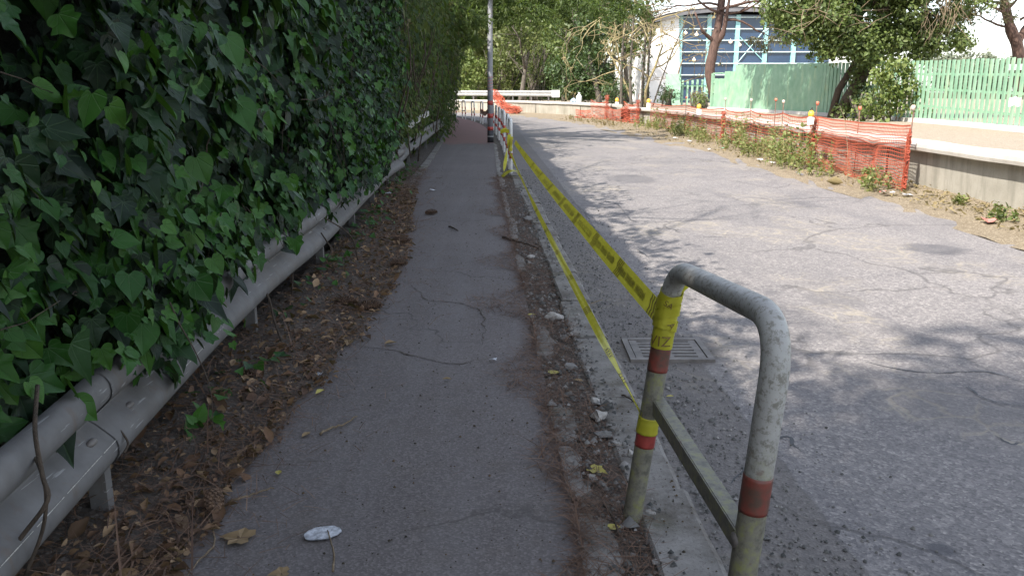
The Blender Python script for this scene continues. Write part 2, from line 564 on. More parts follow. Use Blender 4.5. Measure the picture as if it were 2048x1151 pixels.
def kerb_dirty():
    g = G('soiled_kerb_stone')
    p = g.pos()
    col = g.ramp(g.noise(p, 5, 6, .65), [(.3, (.19, .178, .165)), (.7, (.30, .285, .265))])
    d = g.ramp(g.noise(p, 3.2, 6, .7), [(.44, 0), (.62, 1)])
    col = g.mix(g.math('MULTIPLY', d, .75), col, (.085, .07, .055))
    f = g.ramp(g.noise(p, 70, 3, .7), [(.55, 0), (.68, 1)])
    col = g.mix(g.math('MULTIPLY', f, .5), col, (.08, .07, .06))
    gr = g.ramp(g.noise(p, 2.1, 4), [(.55, 0), (.7, 1)])
    col = g.mix(g.math('MULTIPLY', gr, .3), col, (.11, .12, .06))
    g.set(col, .9, 0, .25)
    g.bump(g.noise(p, 45, 5, .7), .5, .01)
    return g.mat
M['kerb'] = kerb_dirty()
M['plinth'] = concrete('plinth_concrete', (.5, .49, .46), (.62, .6, .57), .1, (.3, .3, .28))

def galv():
    g = G('galvanised_steel')
    p = g.pos()
    col = g.ramp(g.noise(p, 9, 5, .6), [(.3, (.115, .11, .106)), (.7, (.17, .164, .16))])
    d = g.ramp(g.noise(p, 3, 6, .7), [(.5, 0), (.7, 1)])
    col = g.mix(g.math('MULTIPLY', d, .6), col, (.14, .125, .11))
    ru = g.ramp(g.noise(g.mapping(p, (9, 9, 2.5)), 1.3, 5, .7), [(.56, 0), (.7, 1)])
    col = g.mix(g.math('MULTIPLY', ru, .4), col, (.13, .085, .055))
    sc = g.ramp(g.noise(g.mapping(p, (60, 3, 60)), 1, 3), [(.66, 0), (.7, 1)])
    col = g.mix(g.math('MULTIPLY', sc, .3), col, (.6, .6, .6))
    g.set(col, .72, .15)
    g.bump(g.noise(p, 6, 3), .12, .02)
    return g.mat
M['galv'] = galv()

def old_paint(name, white, moss, grime, rust=True):
    g = G(name)
    p = g.obj()
    z = g.sep(p)[2]
    col = g.ramp(g.noise(p, 14, 5, .6), [(.3, tuple(x * .82 for x in white)), (.7, white)])
    ring = g.ramp(g.noise(p, 55, 5, .75), [(.5, 0), (.62, 1)])
    col = g.mix(g.math('MULTIPLY', ring, .55 * grime), col, (.16, .15, .12))
    hm = g.n('ShaderNodeMapRange')
    hm.inputs[1].default_value = .80; hm.inputs[2].default_value = .40
    g.link(z, hm.inputs[0])
    mm = g.math('MULTIPLY', g.math('ADD', hm.outputs[0], -.25), 1.3)
    mm = g.math('MULTIPLY', g.math('ADD', mm, g.math('MULTIPLY', g.math('SUBTRACT', g.noise(p, 13, 5, .75), .1), 1.15)), moss, clamp=True)
    big = g.ramp(mm, [(.35, 0), (.8, 1)])
    col = g.mix(g.math('MULTIPLY', big, .85), col, g.ramp(g.noise(p, 30, 4, .7), [(.32, (.06, .055, .036)), (.5, (.15, .14, .10)), (.66, (.20, .205, .065))]))
    if rust:
        r = g.ramp(g.noise(p, 22, 5, .7), [(.62, 0), (.7, 1)])
        col = g.mix(g.math('MULTIPLY', r, .5), col, (.12, .055, .03))
    g.set(col, .5, 0.0, .4)
    g.bump(g.noise(p, 90, 4, .7), .35, .002)
    return g.mat
M['mossy'] = old_paint('mossy_white_paint', (.40, .395, .375), .85, 1.5)
M['white_paint'] = old_paint('chipped_white_paint', (.72, .72, .70), .25, .6)
M['red_band'] = m_plain('red_reflective_film', (.20, .03, .024), (.32, .05, .04), 30, .4, 0, .2, .001, True)
M['red_bright'] = m_plain('bright_red_film', (.36, .045, .035), (.46, .07, .05), 12, .45, 0, .1, .001, True)
M['red_band_dull'] = m_plain('faded_red_film', (.085, .05, .035), (.21, .045, .032), 26, .5, 0, .3, .001, True)
M['bar'] = old_paint('grimy_steel_bar', (.42, .42, .41), .9, 1.0)
M['pole'] = m_plain('grey_pole_paint', (.23, .235, .255), (.30, .305, .325), 5, .5, 0, .1)
M['black'] = m_plain('black_paint', (.018, .018, .02), (.035, .035, .04), 8, .5, 0, .1)
M['white'] = m_plain('white_plastic', (.68, .68, .67), (.78, .78, .77), 9, .5, 0, .1)
M['iron'] = m_plain('cast_iron', (.12, .108, .10), (.21, .19, .175), 12, .6, .3, .3)
M['dark'] = m_plain('pit_shade_black', (.008, .008, .008), (.02, .018, .016), 6, .9, 0, 0)  # near-black that stands for the shade inside the drain

def tape_mat():
    g = G('yellow_tape_film')
    col = g.ramp(g.noise(g.pos(), 18, 4), [(.3, (.50, .47, .03)), (.7, (.60, .57, .06))])
    g.set(col, .38, 0, .5)
    tr = g.n('ShaderNodeBsdfTranslucent'); g.link(col, tr.inputs[0])
    mx = g.n('ShaderNodeMixShader'); mx.inputs[0].default_value = .35
    g.link(g.p.outputs[0], mx.inputs[1]); g.link(tr.outputs[0], mx.inputs[2]); g.link(mx.outputs[0], g.out.inputs[0])
    g.bump(g.noise(g.mapping(g.pos(), (30, 30, 30)), 1, 3), .4, .004)
    return g.mat
M['tape'] = tape_mat()
M['ink'] = m_plain('dark_tape_ink', (.13, .085, .02), (.19, .12, .03), 40, .5, 0, 0)

def net_mat():
    g = G('orange_netting_plastic')
    col = g.ramp(g.noise(g.pos(), 2.5, 4), [(.3, (.32, .06, .036)), (.7, (.45, .115, .065))])
    g.set(col, .5, 0, .4)
    return g.mat
M['net'] = net_mat()
M['rust'] = m_plain('rusty_rod', (.10, .055, .04), (.2, .1, .07), 20, .8, 0, .3)
M['cap'] = m_plain('red_plastic_cap', (.55, .12, .07), (.65, .2, .12), 20, .5, 0, 0)
M['cap_pale'] = m_plain('sun_bleached_cap', (.55, .42, .36), (.62, .5, .42), 20, .5, 0, 0)
M['amber'] = m_plain('amber_lamp_plastic', (.72, .38, .04), (.8, .5, .08), 20, .35, 0, 0)

def green_mat(name, a, b):
    g = G(name)
    p = g.pos()
    col = g.ramp(g.noise(p, 3, 5), [(.3, a), (.7, b)])
    f = g.ramp(g.noise(g.mapping(p, (4, 4, 1.2)), 1, 4), [(.55, 0), (.75, 1)])
    col = g.mix(g.math('MULTIPLY', f, .35), col, (.55, .62, .36))
    g.set(col, .5, 0, .4)
    return g.mat
M['green'] = green_mat('faded_green_paint', (.18, .33, .22), (.27, .42, .30))
M['green2'] = green_mat('green_sheet_paint', (.30, .55, .36), (.40, .63, .45))
M['teal'] = m_plain('teal_frame_paint', (.22, .45, .46), (.30, .54, .54), 4, .4, 0, 0)
M['bwhite'] = m_plain('white_render', (.72, .71, .69), (.82, .81, .79), 1.2, .85, 0, .1)
M['roofd'] = m_plain('dark_roof_edge', (.10, .10, .11), (.15, .15, .16), 2, .6, 0, 0)
def glass_mat():
    g = G('dark_blue_glass')
    col = g.ramp(g.noise(g.pos(), .5, 3), [(.3, (.014, .035, .075)), (.7, (.03, .06, .12))])
    return g.set(col, .12, 0, .6)
M['glass'] = glass_mat()
def warm_spot_mat():
    g = G('glowing_spot')
    g.p.inputs['Emission Color'].default_value = (1, .75, .5, 1)
    g.p.inputs['Emission Strength'].default_value = 1.2
    return g.set((.9, .7, .5), .5)
M['warm_glow'] = warm_spot_mat()  # weakly glowing warm spots on the glazing
M['bark'] = m_bark('grey_bark', (.05, .042, .034), (.14, .12, .095))
M['barkred'] = m_bark('pine_bark', (.05, .03, .024), (.13, .078, .06))
M['twig'] = m_bark('dry_twig', (.12, .085, .05), (.26, .2, .13), 3)
M['twigy'] = m_bark('sunlit_yellow_twig', (.20, .165, .085), (.36, .30, .155), 2)  # yellow of the sun on the branches, painted into the bark
M['twigd'] = m_bark('dark_twig', (.035, .026, .018), (.09, .065, .045), 3)
M['core'] = m_plain('hedge_inner_shade', (.008, .011, .006), (.022, .024, .013), 9, 1, 0, .8, .05)  # solid backing; shade between the leaves put into its dark colour

M['ivy'] = m_ivy('ivy_leaf', [(.006, .015, .008), (.010, .025, .012), (.007, .019, .010), (.012, .032, .012), (.010, .033, .010), (.014, .053, .010), (.030, .105, .013), (.06, .16, .018)], .42, .16)
M['ivyb'] = m_ivy('bright_ivy_leaf', [(.014, .06, .011), (.024, .10, .013), (.055, .16, .018), (.018, .075, .012)], .34, .22)
M['hedge'] = m_leaf('hedge_leaf', [(.010, .024, .008), (.025, .055, .012), (.05, .095, .016), (.08, .09, .022), (.02, .05, .012), (.11, .15, .025), (.014, .03, .01)], .65, .3, .25)
M['hedgebr'] = m_leaf('brown_green_leaf', [(.07, .065, .022), (.12, .10, .03), (.09, .10, .028), (.15, .115, .045)], .6, .2)
M['tree'] = m_leaf('tree_leaf', [(.06, .095, .025), (.095, .14, .034), (.13, .18, .045), (.17, .21, .06), (.07, .105, .028)], .5, .25)
M['treed'] = m_leaf('dark_tree_leaf', [(.025, .05, .016), (.04, .08, .022), (.06, .105, .03), (.085, .13, .035)], .5, .22)
M['yel'] = m_leaf('yellow_green_leaf', [(.10, .16, .035), (.16, .215, .05), (.21, .245, .07), (.12, .17, .04)], .55, .3)
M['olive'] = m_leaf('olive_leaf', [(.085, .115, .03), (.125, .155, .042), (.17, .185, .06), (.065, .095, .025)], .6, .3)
M['dry'] = m_leaf('dry_stem_leaf', [(.22, .17, .08), (.32, .25, .13), (.26, .2, .1), (.18, .13, .06)], .8, .2)
M['weed'] = m_leaf('weed_leaf', [(.14, .20, .05), (.2, .26, .07), (.27, .30, .10), (.33, .29, .13), (.17, .22, .06)], .6, .35)
M['pine'] = m_leaf('pine_needle', [(.07, .08, .03), (.11, .10, .045), (.15, .125, .06), (.14, .10, .06)], .6, .2)
M['hang'] = m_leaf('overhead_needle', [(.045, .08, .02), (.075, .12, .028), (.11, .155, .036)], .6, .45)
M['haze'] = m_leaf('hazed_distant_leaf', [(.13, .155, .11), (.17, .19, .13), (.2, .21, .15)], .8, .2)  # pale grey-green: distance haze painted into the leaf colour
M['litter'] = m_leaf('dead_leaf', [(.06, .03, .018), (.11, .055, .03), (.16, .08, .043), (.24, .128, .068), (.08, .038, .023), (.14, .065, .034), (.34, .21, .115), (.42, .28, .16), (.09, .045, .027)], .75, .1)
M['needle'] = m_leaf('fallen_needle', [(.09, .047, .033), (.155, .083, .053), (.23, .135, .088), (.11, .058, .041)], .8, 0)
M['crumb'] = m_leaf('path_crumb', [(.02, .016, .012), (.05, .035, .02), (.12, .07, .03), (.03, .022, .015)], .9, 0)
M['gravel'] = m_leaf('loose_gravel', [(.05, .05, .05), (.12, .115, .11), (.22, .21, .2), (.08, .075, .07), (.35, .33, .31)], .9, 0)
M['leafy'] = m_leaf('yellow_fallen_leaf', [(.50, .42, .10), (.60, .52, .12)], .6, .2)
M['leaft'] = m_leaf('tan_fallen_leaf', [(.30, .20, .10), (.38, .26, .14)], .7, .15)
M['stone'] = concrete('broken_stone', (.24, .225, .205), (.44, .42, .395), .05, (.2, .19, .17), 14)
M['stoned'] = concrete('grey_stone', (.17, .165, .155), (.25, .24, .23), .05, (.1, .1, .09), 14)
M['cone'] = m_plain('pine_cone_scale', (.05, .03, .02), (.19, .115, .07), 60, .8, 0, .2, .002, True)
M['paper'] = m_plain('dirty_white_paper', (.26, .27, .29), (.66, .68, .72), 55, .6, 0, .3, .004, True)

# ------------------------------------------------------------------ lines on plan (x, y)
def line(pts, n=8):
    return catmull([(p[0], p[1], 0) for p in pts], n)
KO = [(.84, -4), (.66, 3), (.56, 6), (.44, 10), (.17, 15.5), (-.13, 25), (-.5, 33), (-1.3, 41), (-2.9, 49), (-6, 56), (-13, 62)]
PR = [(.46, -4), (.22, 3), (.1, 6), (-.06, 10), (-.27, 15.5), (-.55, 25), (-.95, 33), (-1.8, 41), (-3.4, 49), (-6.4, 55.4), (-13.3, 61)]
PL = [(-1.45, -4), (-1.47, 3), (-1.47, 6), (-1.55, 10), (-1.67, 16), (-2.0, 24), (-2.5, 33), (-3.3, 41), (-4.9, 48), (-7.6, 54), (-14, 59.5)]
RR = [(5.5, -4), (5.4, 3), (5.45, 8), (5.5, 11.5), (5.35, 15), (5.05, 22), (4.35, 30), (3.3, 40), (1.0, 50), (-3.0, 59), (-14, 68)]
WL = [(6.3, -4), (6.3, 5), (6.35, 10), (6.42, 13.5), (6.5, 18), (6.68, 24), (6.55, 30), (6.2, 36), (5.75, 41.0)]
WF = [(5.35, 43.0), (4.8, 46.5), (2.8, 53), (0, 59.5), (-4, 65.5), (-10, 70.5), (-20, 75)]
HL = [(-1.15, -6), (-1.22, 0), (-1.27, 2), (-1.36, 4), (-1.42, 6), (-1.55, 10), (-1.82, 16), (-2.0, 24), (-2.3, 32), (-2.75, 39), (-4.2, 47), (-8, 53)]

def interp(pts, y):
    for a, b in zip(pts, pts[1:]):
        if a[1] <= y <= b[1]:
            t = (y - a[1]) / (b[1] - a[1])
            return a[0] + (b[0] - a[0]) * t
    return pts[0][0] if y < pts[0][1] else pts[-1][0]

def ruled(name, A, B, z, mat, cols=8, n=10, bump=0.0, zf=None):
    a, b = line(A, n), line(B, n)
    m = MB()
    rows = []
    for p, q in zip(a, b):
        r = []
        for j in range(cols + 1):
            c = p.lerp(q, j / cols)
            c.z = z + (bump * noise.noise(Vector((c.x * 2.2, c.y * 2.2, 5))) if bump else 0) + (zf(j / cols, c) if zf else 0)
            r.append(c)
        rows.append(r)
    m.grid(rows)
    o = m.build(name, mat, None, True)
    return tag(o, kind='structure')

# ground, road, path
m = MB()
m.grid([[Vector((x, y, -.14)) for x in (-300, 300)] for y in (-120, 900)])
tag(m.build('ground', M['soil']), kind='structure')
ruled('road', [(p[0] - .02, p[1]) for p in KO], [(p[0] + .55, p[1] + .2) for p in RR], -.06, M['road'], 10, 10, .012)
ruled('path', PL, PR, 0, M['path'], 6, 10, .006)
ruled('dirt_strip', [(p[0] + .002, p[1]) for p in PR], [(p[0] - .205, p[1]) for p in KO], -.012, M['dirt'], 6, 14, .022)
ruled('dirt_bank', [(p[0] - .5, p[1]) for p in HL[:1]] + [(p[0] - .55, p[1]) for p in PL[1:]], [(p[0] - .0, p[1]) for p in PL], .005, M['dirt'], 6, 12, .03)
# verge in front of the wall
vg = [(p[0] + .35, p[1]) for p in RR]
ve = [(6.35, -4), (6.35, 3), (6.38, 8), (6.45, 13), (6.55, 18), (6.7, 24), (6.5, 32), (5.8, 41), (3.3, 52.4), (-2.0, 63.5), (-14, 73)]
ruled('verge', [(p[0] - .35, p[1]) for p in RR], ve, -.052, M['verge'], 8, 10, .03, lambda t, c: .10 * t * t - .012 * (1 - t))
# raised ground behind the wall
m = MB()
wl = line([(p[0] + .16, p[1]) for p in WL], 6) + line([(p[0] + .15, p[1] + .12) for p in WF], 8)
rows = []
for i, p in enumerate(wl):
    far = Vector((p.x + 60 * (1 if i < 50 else .8), p.y + (i / len(wl)) ** 2 * 90, 0))
    rows.append([Vector((p.lerp(far, t).x, p.lerp(far, t).y, .58)) for t in (0, .1, .3, 1)])
m.grid(rows)
tag(m.build('pavement', M['sand']), kind='structure')

def crack(name, chains, z0, bump, mat, w0):
    mm = MB()
    for ch in chains:
        pts = catmull([gp(u, v, z0) for u, v in ch], 14)
        rows = []
        for i, p in enumerate(pts):
            t = (pts[min(i + 1, len(pts) - 1)] - pts[max(0, i - 1)]).normalized()
            nr = Vector((t.y, -t.x, 0))
            q = p + nr * (.03 * noise.noise(Vector((p.x * 7, p.y * 7, 2))) + .012 * noise.noise(Vector((p.x * 31, p.y * 31, 2))))
            w_ = w0 * (.35 + 1.3 * abs(noise.noise(Vector((p.x * 9, p.y * 9, 7))))) * min(1, .2 + 4 * min(i, len(pts) - 1 - i) / len(pts))
            r = []
            for sg in (-1, 1):
                c = q + nr * w_ * sg
                c.z = z0 + bump * noise.noise(Vector((c.x * 2.2, c.y * 2.2, 5))) + .004
                r.append(c)
            rows.append(r)
        mm.grid(rows)
    return tag(mm.build(name, mat), kind='structure')
crack('road_crack', [[(1092, 332), (1130, 385), (1180, 432), (1215, 452), (1300, 446), (1400, 440), (1560, 436)], [(1160, 405), (1200, 468), (1250, 480), (1232, 515)], [(1180, 395), (1235, 410), (1262, 440), (1290, 442)], [(1300, 440), (1380, 470), (1480, 474)],
    [(1930, 770), (1985, 800), (2048, 812)], [(1700, 720), (1850, 745), (1960, 742), (2048, 765)], [(1420, 1000), (1560, 880), (1600, 905)], [(1250, 480), (1330, 540), (1400, 585)], [(1990, 870), (2020, 885), (2048, 884)]], -.06, .012, M['black'], .008)
crack('path_crack', [[(806, 560), (838, 580), (858, 600), (905, 606), (960, 622), (968, 650), (962, 690)], [(700, 690), (780, 700), (830, 712), (900, 728), (960, 722)]], 0.0, .006, M['dirt'], .0055)
# kerb stones: separate blocks with gaps, some sunk or turned
m = MB()
kl = line(KO, 24)
acc, start = 0.0, 0
seg = []
for i in range(1, len(kl)):
    if kl[i].y < 0.3 and kl[i].y > -3.5: pass
    acc += (kl[i] - kl[i - 1]).length
    seg.append((acc, kl[i]))
def along(poly, s):
    d = 0
    for a, b in zip(poly, poly[1:]):
        l = (b - a).length
        if d + l >= s:
            return a.lerp(b, (s - d) / l), (b - a).normalized()
        d += l
    return poly[-1].copy(), (poly[-1] - poly[-2]).normalized()
s = 0.6
kr = random.Random(3)
while s < 66:
    L = kr.uniform(.82, 1.02)
    c, t = along(kl, s + L / 2)
    nrm = Vector((t.y, -t.x, 0))
    jx, jr, jz = kr.uniform(-.012, .012), kr.uniform(-.018, .018), kr.uniform(-.014, .008)
    if c.y > 16: jr *= .3
    ang = math.atan2(t.y, t.x) + jr
    cc = c - nrm * (.11 - jx)
    W, Hh, bv = .215, .2, .012
    l2, w2 = (L - kr.uniform(.012, .05)) / 2, W / 2
    # bevelled block with uneven top edge
    prof = [(-w2, -Hh), (w2, -Hh), (w2, -bv), (w2 - bv * 1.5, 0), (-w2 + bv, 0), (-w2, -bv)]
    K = 7
    vs = []
    for k in range(K):
        x = -l2 + 2 * l2 * k / (K - 1)
        for (y, z) in prof:
            e = .006 * noise.noise(Vector((s * 3 + x * 9, y * 40, 1.3)))
            ch = -.03 * max(0, noise.noise(Vector((s * 5 + x * 6, 8.1, y * 3)))) * (1 if z > -.05 else 0)
            vs.append(cc + Vector((x * math.cos(ang) + (y + e) * math.sin(ang), x * math.sin(ang) - (y + e) * math.cos(ang), z + .012 + jz + ch)))
    n = len(prof)
    fs = [(k * n + a, k * n + (a + 1) % n, (k + 1) * n + (a + 1) % n, (k + 1) * n + a) for k in range(K - 1) for a in range(n)]
    fs += [tuple(range(n)), tuple((K - 1) * n + a for a in reversed(range(n)))]
    m.add(vs, fs)
    s += L
tag(m.build('kerb', M['kerb']), kind='structure')
# edging strip on the hedge side of the path
m = MB()
el = [p for p in line(PL, 10)]
rows = [[], []]
m2 = []
for i in range(len(el)):
    t = (el[min(i + 1, len(el) - 1)] - el[max(i - 1, 0)]).normalized()
    nr = Vector((-t.y, t.x, 0))
    a, b = el[i] + nr * .005, el[i] + nr * .135
    zz = .03 + .012 * noise.noise(Vector((el[i].y * 2, 1, 1)))
    m2.append([a + Vector((0, 0, -.12)), a + Vector((0, 0, zz)), b + Vector((0, 0, zz)), b + Vector((0, 0, -.12))])
m.grid(m2)
tag(m.build('path_edging', M['kerb']), kind='structure')
# broken concrete haunch between path and kerb
m = MB()
hr = random.Random(5)
for (y0, y1) in ((1.0, 2.02), (2.06, 2.72), (2.85, 3.3), (3.36, 3.75), (4.55, 5.2), (6.9, 7.6), (8.4, 12.5), (13, 24)):
    k = max(6, int((y1 - y0) / .05)) if y1 < 8 else int((y1 - y0) / .12)
    rows = []
    for i in range(k + 1):
        y = y0 + (y1 - y0) * i / k
        x0 = interp(PR, y) - .012
        wd = (.10 if y < 4.5 else .075) + .045 * noise.noise(Vector((y * 2.3, 4.4, 0))) + .03 * noise.noise(Vector((y * 11, 1.4, 0))) + .012 * noise.noise(Vector((y * 35, 1.4, 0)))
        if y < 2.1: wd += .06
        if 4.4 < y < 6: wd += .04
        if i in (0, k): wd *= .55
        z = .0095 + .003 * noise.noise(Vector((y * 3, 0, 0)))
        rows.append([Vector((x0, y, z)), Vector((x0 + wd * .5, y, z + .001)), Vector((x0 + wd, y, z - .001)), Vector((x0 + wd + .004, y, -.05))])
    m.grid(rows)
    for r in (rows[0], rows[-1]):
        m.add([r[0], r[2], r[3], r[0] + Vector((0, 0, -.06))], [(0, 1, 2, 3)])
tag(m.build('path_haunch', M['kerb'], None, False), kind='structure')

# ------------------------------------------------------------------ retaining walls
def wall(name, pts, label, mat, z0=-.2, thick=.22, over=.14, zc=.6, zt=.72, joints=4.0):
    pl = line(pts, 10)
    c = pl[len(pl) // 2]
    root = empty(name, (c.x, c.y, -.06), label, 'wall')
    prof_w = [(0.04, z0), (0.0, zc + .002), (thick, zc + .002), (thick, z0)]
    prof_c = [(-over, zc), (-over - .01, zc + .05), (-over, zt - .02), (-over + .025, zt), (thick + .05, zt + .004), (thick + .06, zc), (-over + .05, zc - .015)]
    def sweep(prof, jit=0.0):
        mm = MB()
        rows = []
        for i in range(len(pl)):
            t = (pl[min(i + 1, len(pl) - 1)] - pl[max(i - 1, 0)]).normalized()
            nr = Vector((t.y, -t.x, 0))
            r = []
            for (d, z) in prof + prof[:1]:
                q = pl[i] + nr * d
                q.z = z + jit * noise.noise(Vector((pl[i].y * .8, d * 20, 2.2)))
                r.append(q)
            rows.append(r)
        mm.grid(rows)
        n = len(prof)
        mm.add(rows[0][:n], [tuple(range(n))]); mm.add(rows[-1][:n], [tuple(reversed(range(n)))])
        return mm
    part('wall_body', sweep(prof_w, .0), mat, root)
    part('coping', sweep(prof_c, .02), M['coping'], root)
    # expansion joints and cracks as thin dark grooves
    mm = MB()
    s = joints
    tot = sum((b - a).length for a, b in zip(pl, pl[1:]))
    while s < tot - 1:
        c, t = along(pl, s)
        nr = Vector((t.y, -t.x, 0))
        mm.box((c + nr * .014) + Vector((0, 0, .27)), (.022, .05, .66), math.atan2(t.y, t.x))
        s += joints * rnd.uniform(.9, 1.3)
    if mm.v: part('joint', mm, M['black'], root)
    return root
wall('retaining_wall', WL, 'low streaked concrete retaining wall with pale coping along right road edge', M['wall'], joints=9)
wall('far_wall', WF, 'far curved patchy concrete wall closing off the bend behind barriers', M['farwall'], joints=6.5, zc=.66, zt=.8, over=.08)

M['farrail'] = m_plain('weathered_far_rail', (.26, .26, .25), (.40, .39, .37), 3, .6, .1, .1)
# far crash rail on top of the far wall
a = empty('crash_rail', (0, 62, .7), 'pale steel crash rail standing above the far curved wall', 'guard rail')
fl = [p for p in line([(q[0] + .5, q[1] + 1.3) for q in WF], 10) if p.x < 3.0]
mm = MB()
prof = [(0, .0), (-.03, .03), (-.07, .09), (-.03, .14), (0, .16), (-.03, .18), (-.07, .23), (-.03, .29), (0, .32)]
rows = []
for i in range(len(fl)):
    t = (fl[min(i + 1, len(fl) - 1)] - fl[max(i - 1, 0)]).normalized()
    nr = Vector((t.y, -t.x, 0))
    rows.append([fl[i] + nr * d + Vector((0, 0, 1.08 + z * 1.25)) for d, z in prof])
mm.grid(rows)
part('beam', mm, M['farrail'], a, True)
mm = MB(); e = fl[0]
mm.box(e + Vector((.05, -.1, 1.28)), (.5, .12, .46), .2)
part('end_plate', mm, M['white'], a)
s = 1.0
for k in range(7):
    c, t = along(fl, s); s += 2.8
    mm = MB(); mm.box(c + Vector((0, .12, .95)), (.1, .08, .9))
    part('post', mm, M['galv'], a)

# ------------------------------------------------------------------ left guard rail
GL = [(-1.12, 0.2), (-1.22, 1.6), (-1.30, 2.5), (-1.35, 3.14), (-1.42, 4.13), (-1.46, 5.3), (-1.47, 6.5), (-1.57, 8.4), (-1.73, 11.5), (-1.88, 14.2), (-2.0, 17), (-2.1, 20), (-2.3, 27), (-2.6, 34)]
gl = line(GL, 12)
W_PROF = [(.025, .302), (.045, .300), (.066, .312), (.080, .335), (.083, .362), (.079, .382), (.068, .397), (.018, .444), (.004, .453), (.0, .4585), (.004, .464), (.018, .473), (.068, .520), (.079, .535), (.083, .555), (.080, .582), (.066, .605), (.045, .617), (.025, .615)]
root = empty('guard_rail', (-1.46, 6.5, 0), 'grey steel guard rail half hidden under the ivy along the path', 'guard rail')
def yclip(y0, y1):
    pts = [p for p in gl if y0 < p.y < y1]
    return [Vector((interp(GL, y0), y0, 0))] + pts + [Vector((interp(GL, y1), y1, 0))]
def beam(y0, y1, off=0.0, tilt=0.0, sag=0.0, zoff=0.0):
    mm = MB()
    pts = yclip(y0, y1)
    rows = []
    for i, p in enumerate(pts):
        t = (pts[min(i + 1, len(pts) - 1)] - pts[max(i - 1, 0)]).normalized()
        nr = Vector((t.y, -t.x, 0))
        k = i / (len(pts) - 1)
        r = []
        for d, z in W_PROF:
            r.append(p + nr * (d - .08 + off + tilt * k * k + .006 * noise.noise(Vector((p.y * 1.5, z * 4, 0)))) + Vector((0, 0, z - sag * k * k + zoff + .005 * noise.noise(Vector((p.y * .7, 3, 0))))))
        rows.append(r)
    mm.grid(rows)
    back = [[q + Vector((-.004, 0, 0)) for q in r] for r in rows]
    mm.grid([list(reversed(r)) for r in back])
    return mm
for (y0, y1, off, tl, sg) in ((.3, 2.62, .0, 0, 0), (2.52, 6.45, .005, 0, 0), (6.36, 10.3, .0, .02, 0), (10.2, 13.4, .006, .10, .03), (13.6, 17.0, .03, -.02, -.04), (16.8, 22.5, .03, 0, 0), (22.4, 30, .03, 0, 0)):
    part('beam', beam(y0, y1, off, tl, sg), M['galv'], root, True)
for y in (2.62, 4.75, 6.75, 8.7, 10.6, 12.6, 14.6, 17, 19.5, 22, 25, 28):
    x = interp(GL, y) - .092
    mm = MB()
    mm.box((x, y, .2), (.012, .042, .7)); mm.box((x - .03, y - .018, .2), (.05, .007, .7)); mm.box((x - .03, y + .018, .2), (.05, .007, .7))
    part('post', mm, M['galv'], root)
for y in (2.42, 2.74, 6.22, 6.55, 10.15, 10.4):
    mm = MB()
    p = Vector((interp(GL, y) - .08 + .045, y, .418))
    mm.blob(p, (.014, .028, .013), 2, 0)
    part('bolt', mm, M['iron'], root, True)
# loose piece of an older rail sticking out of the hedge
mm = MB()
pts = [Vector((-1.78, 14.2, .88)), Vector((-1.74, 15.4, .97)), Vector((-1.66, 16.6, 1.06))]
for p_, q_ in zip(pts, pts[1:]):
    d_ = (q_ - p_); mm.box((p_ + q_) / 2, (.05, d_.length + .02, .09), 0, d_.to_track_quat('Y', 'Z').to_matrix())
part('upper_rail', mm, M['bar'], root)

# white scratch line on the lower fold of the rail
mm = MB()
pts = [p for p in yclip(1.2, 5.6)]
for i in range(len(pts) - 1):
    for kx in range(4):
        if rnd.random() < (.04 if pts[i].y < 3.5 else .45): continue
        a_ = pts[i].lerp(pts[i + 1], kx / 4); b_ = pts[i].lerp(pts[i + 1], (kx + rnd.uniform(.85, 1.02)) / 4)
        w0 = .0008 * rnd.uniform(.3, 1.5)
        o = Vector((.0015, 0, .3835))
        mm.add([a_ + o + Vector((0, 0, -w0)), b_ + o + Vector((0, 0, -w0)), b_ + o + Vector((-.0015, 0, w0)), a_ + o + Vector((-.0015, 0, w0))], [(0, 1, 2, 3)])
part('scratch', mm, M['coping'], root)

# ------------------------------------------------------------------ ivy hedge (near) and rough hedge (far)
def hedge_x(y, z):
    x = interp(HL, y)
    b = .20 * noise.noise(Vector((y * .7, z * .8, 0))) + .12 * noise.noise(Vector((y * 2.0, z * 2.2, 4))) 
    lean = 0.05 * max(0, z - 1.6)
    return x + b + lean - .12 * max(0, min(1, (1.0 - z) / .4))

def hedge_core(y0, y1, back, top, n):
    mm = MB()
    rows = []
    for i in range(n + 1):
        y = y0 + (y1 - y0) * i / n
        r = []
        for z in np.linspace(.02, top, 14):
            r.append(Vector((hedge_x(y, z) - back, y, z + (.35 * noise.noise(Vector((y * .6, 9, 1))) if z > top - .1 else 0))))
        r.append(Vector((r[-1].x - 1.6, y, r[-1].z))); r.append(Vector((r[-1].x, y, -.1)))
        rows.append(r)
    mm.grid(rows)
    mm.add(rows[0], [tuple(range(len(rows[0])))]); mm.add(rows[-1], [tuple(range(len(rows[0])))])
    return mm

ivy = empty('ivy_hedge', (-1.5, 4, 0), 'dense wall of dark glossy ivy spilling over the near guard rail', 'ivy')
part('dark_core', hedge_core(-6, 11.5, .42, 4.1, 46), M['core'], ivy, True)

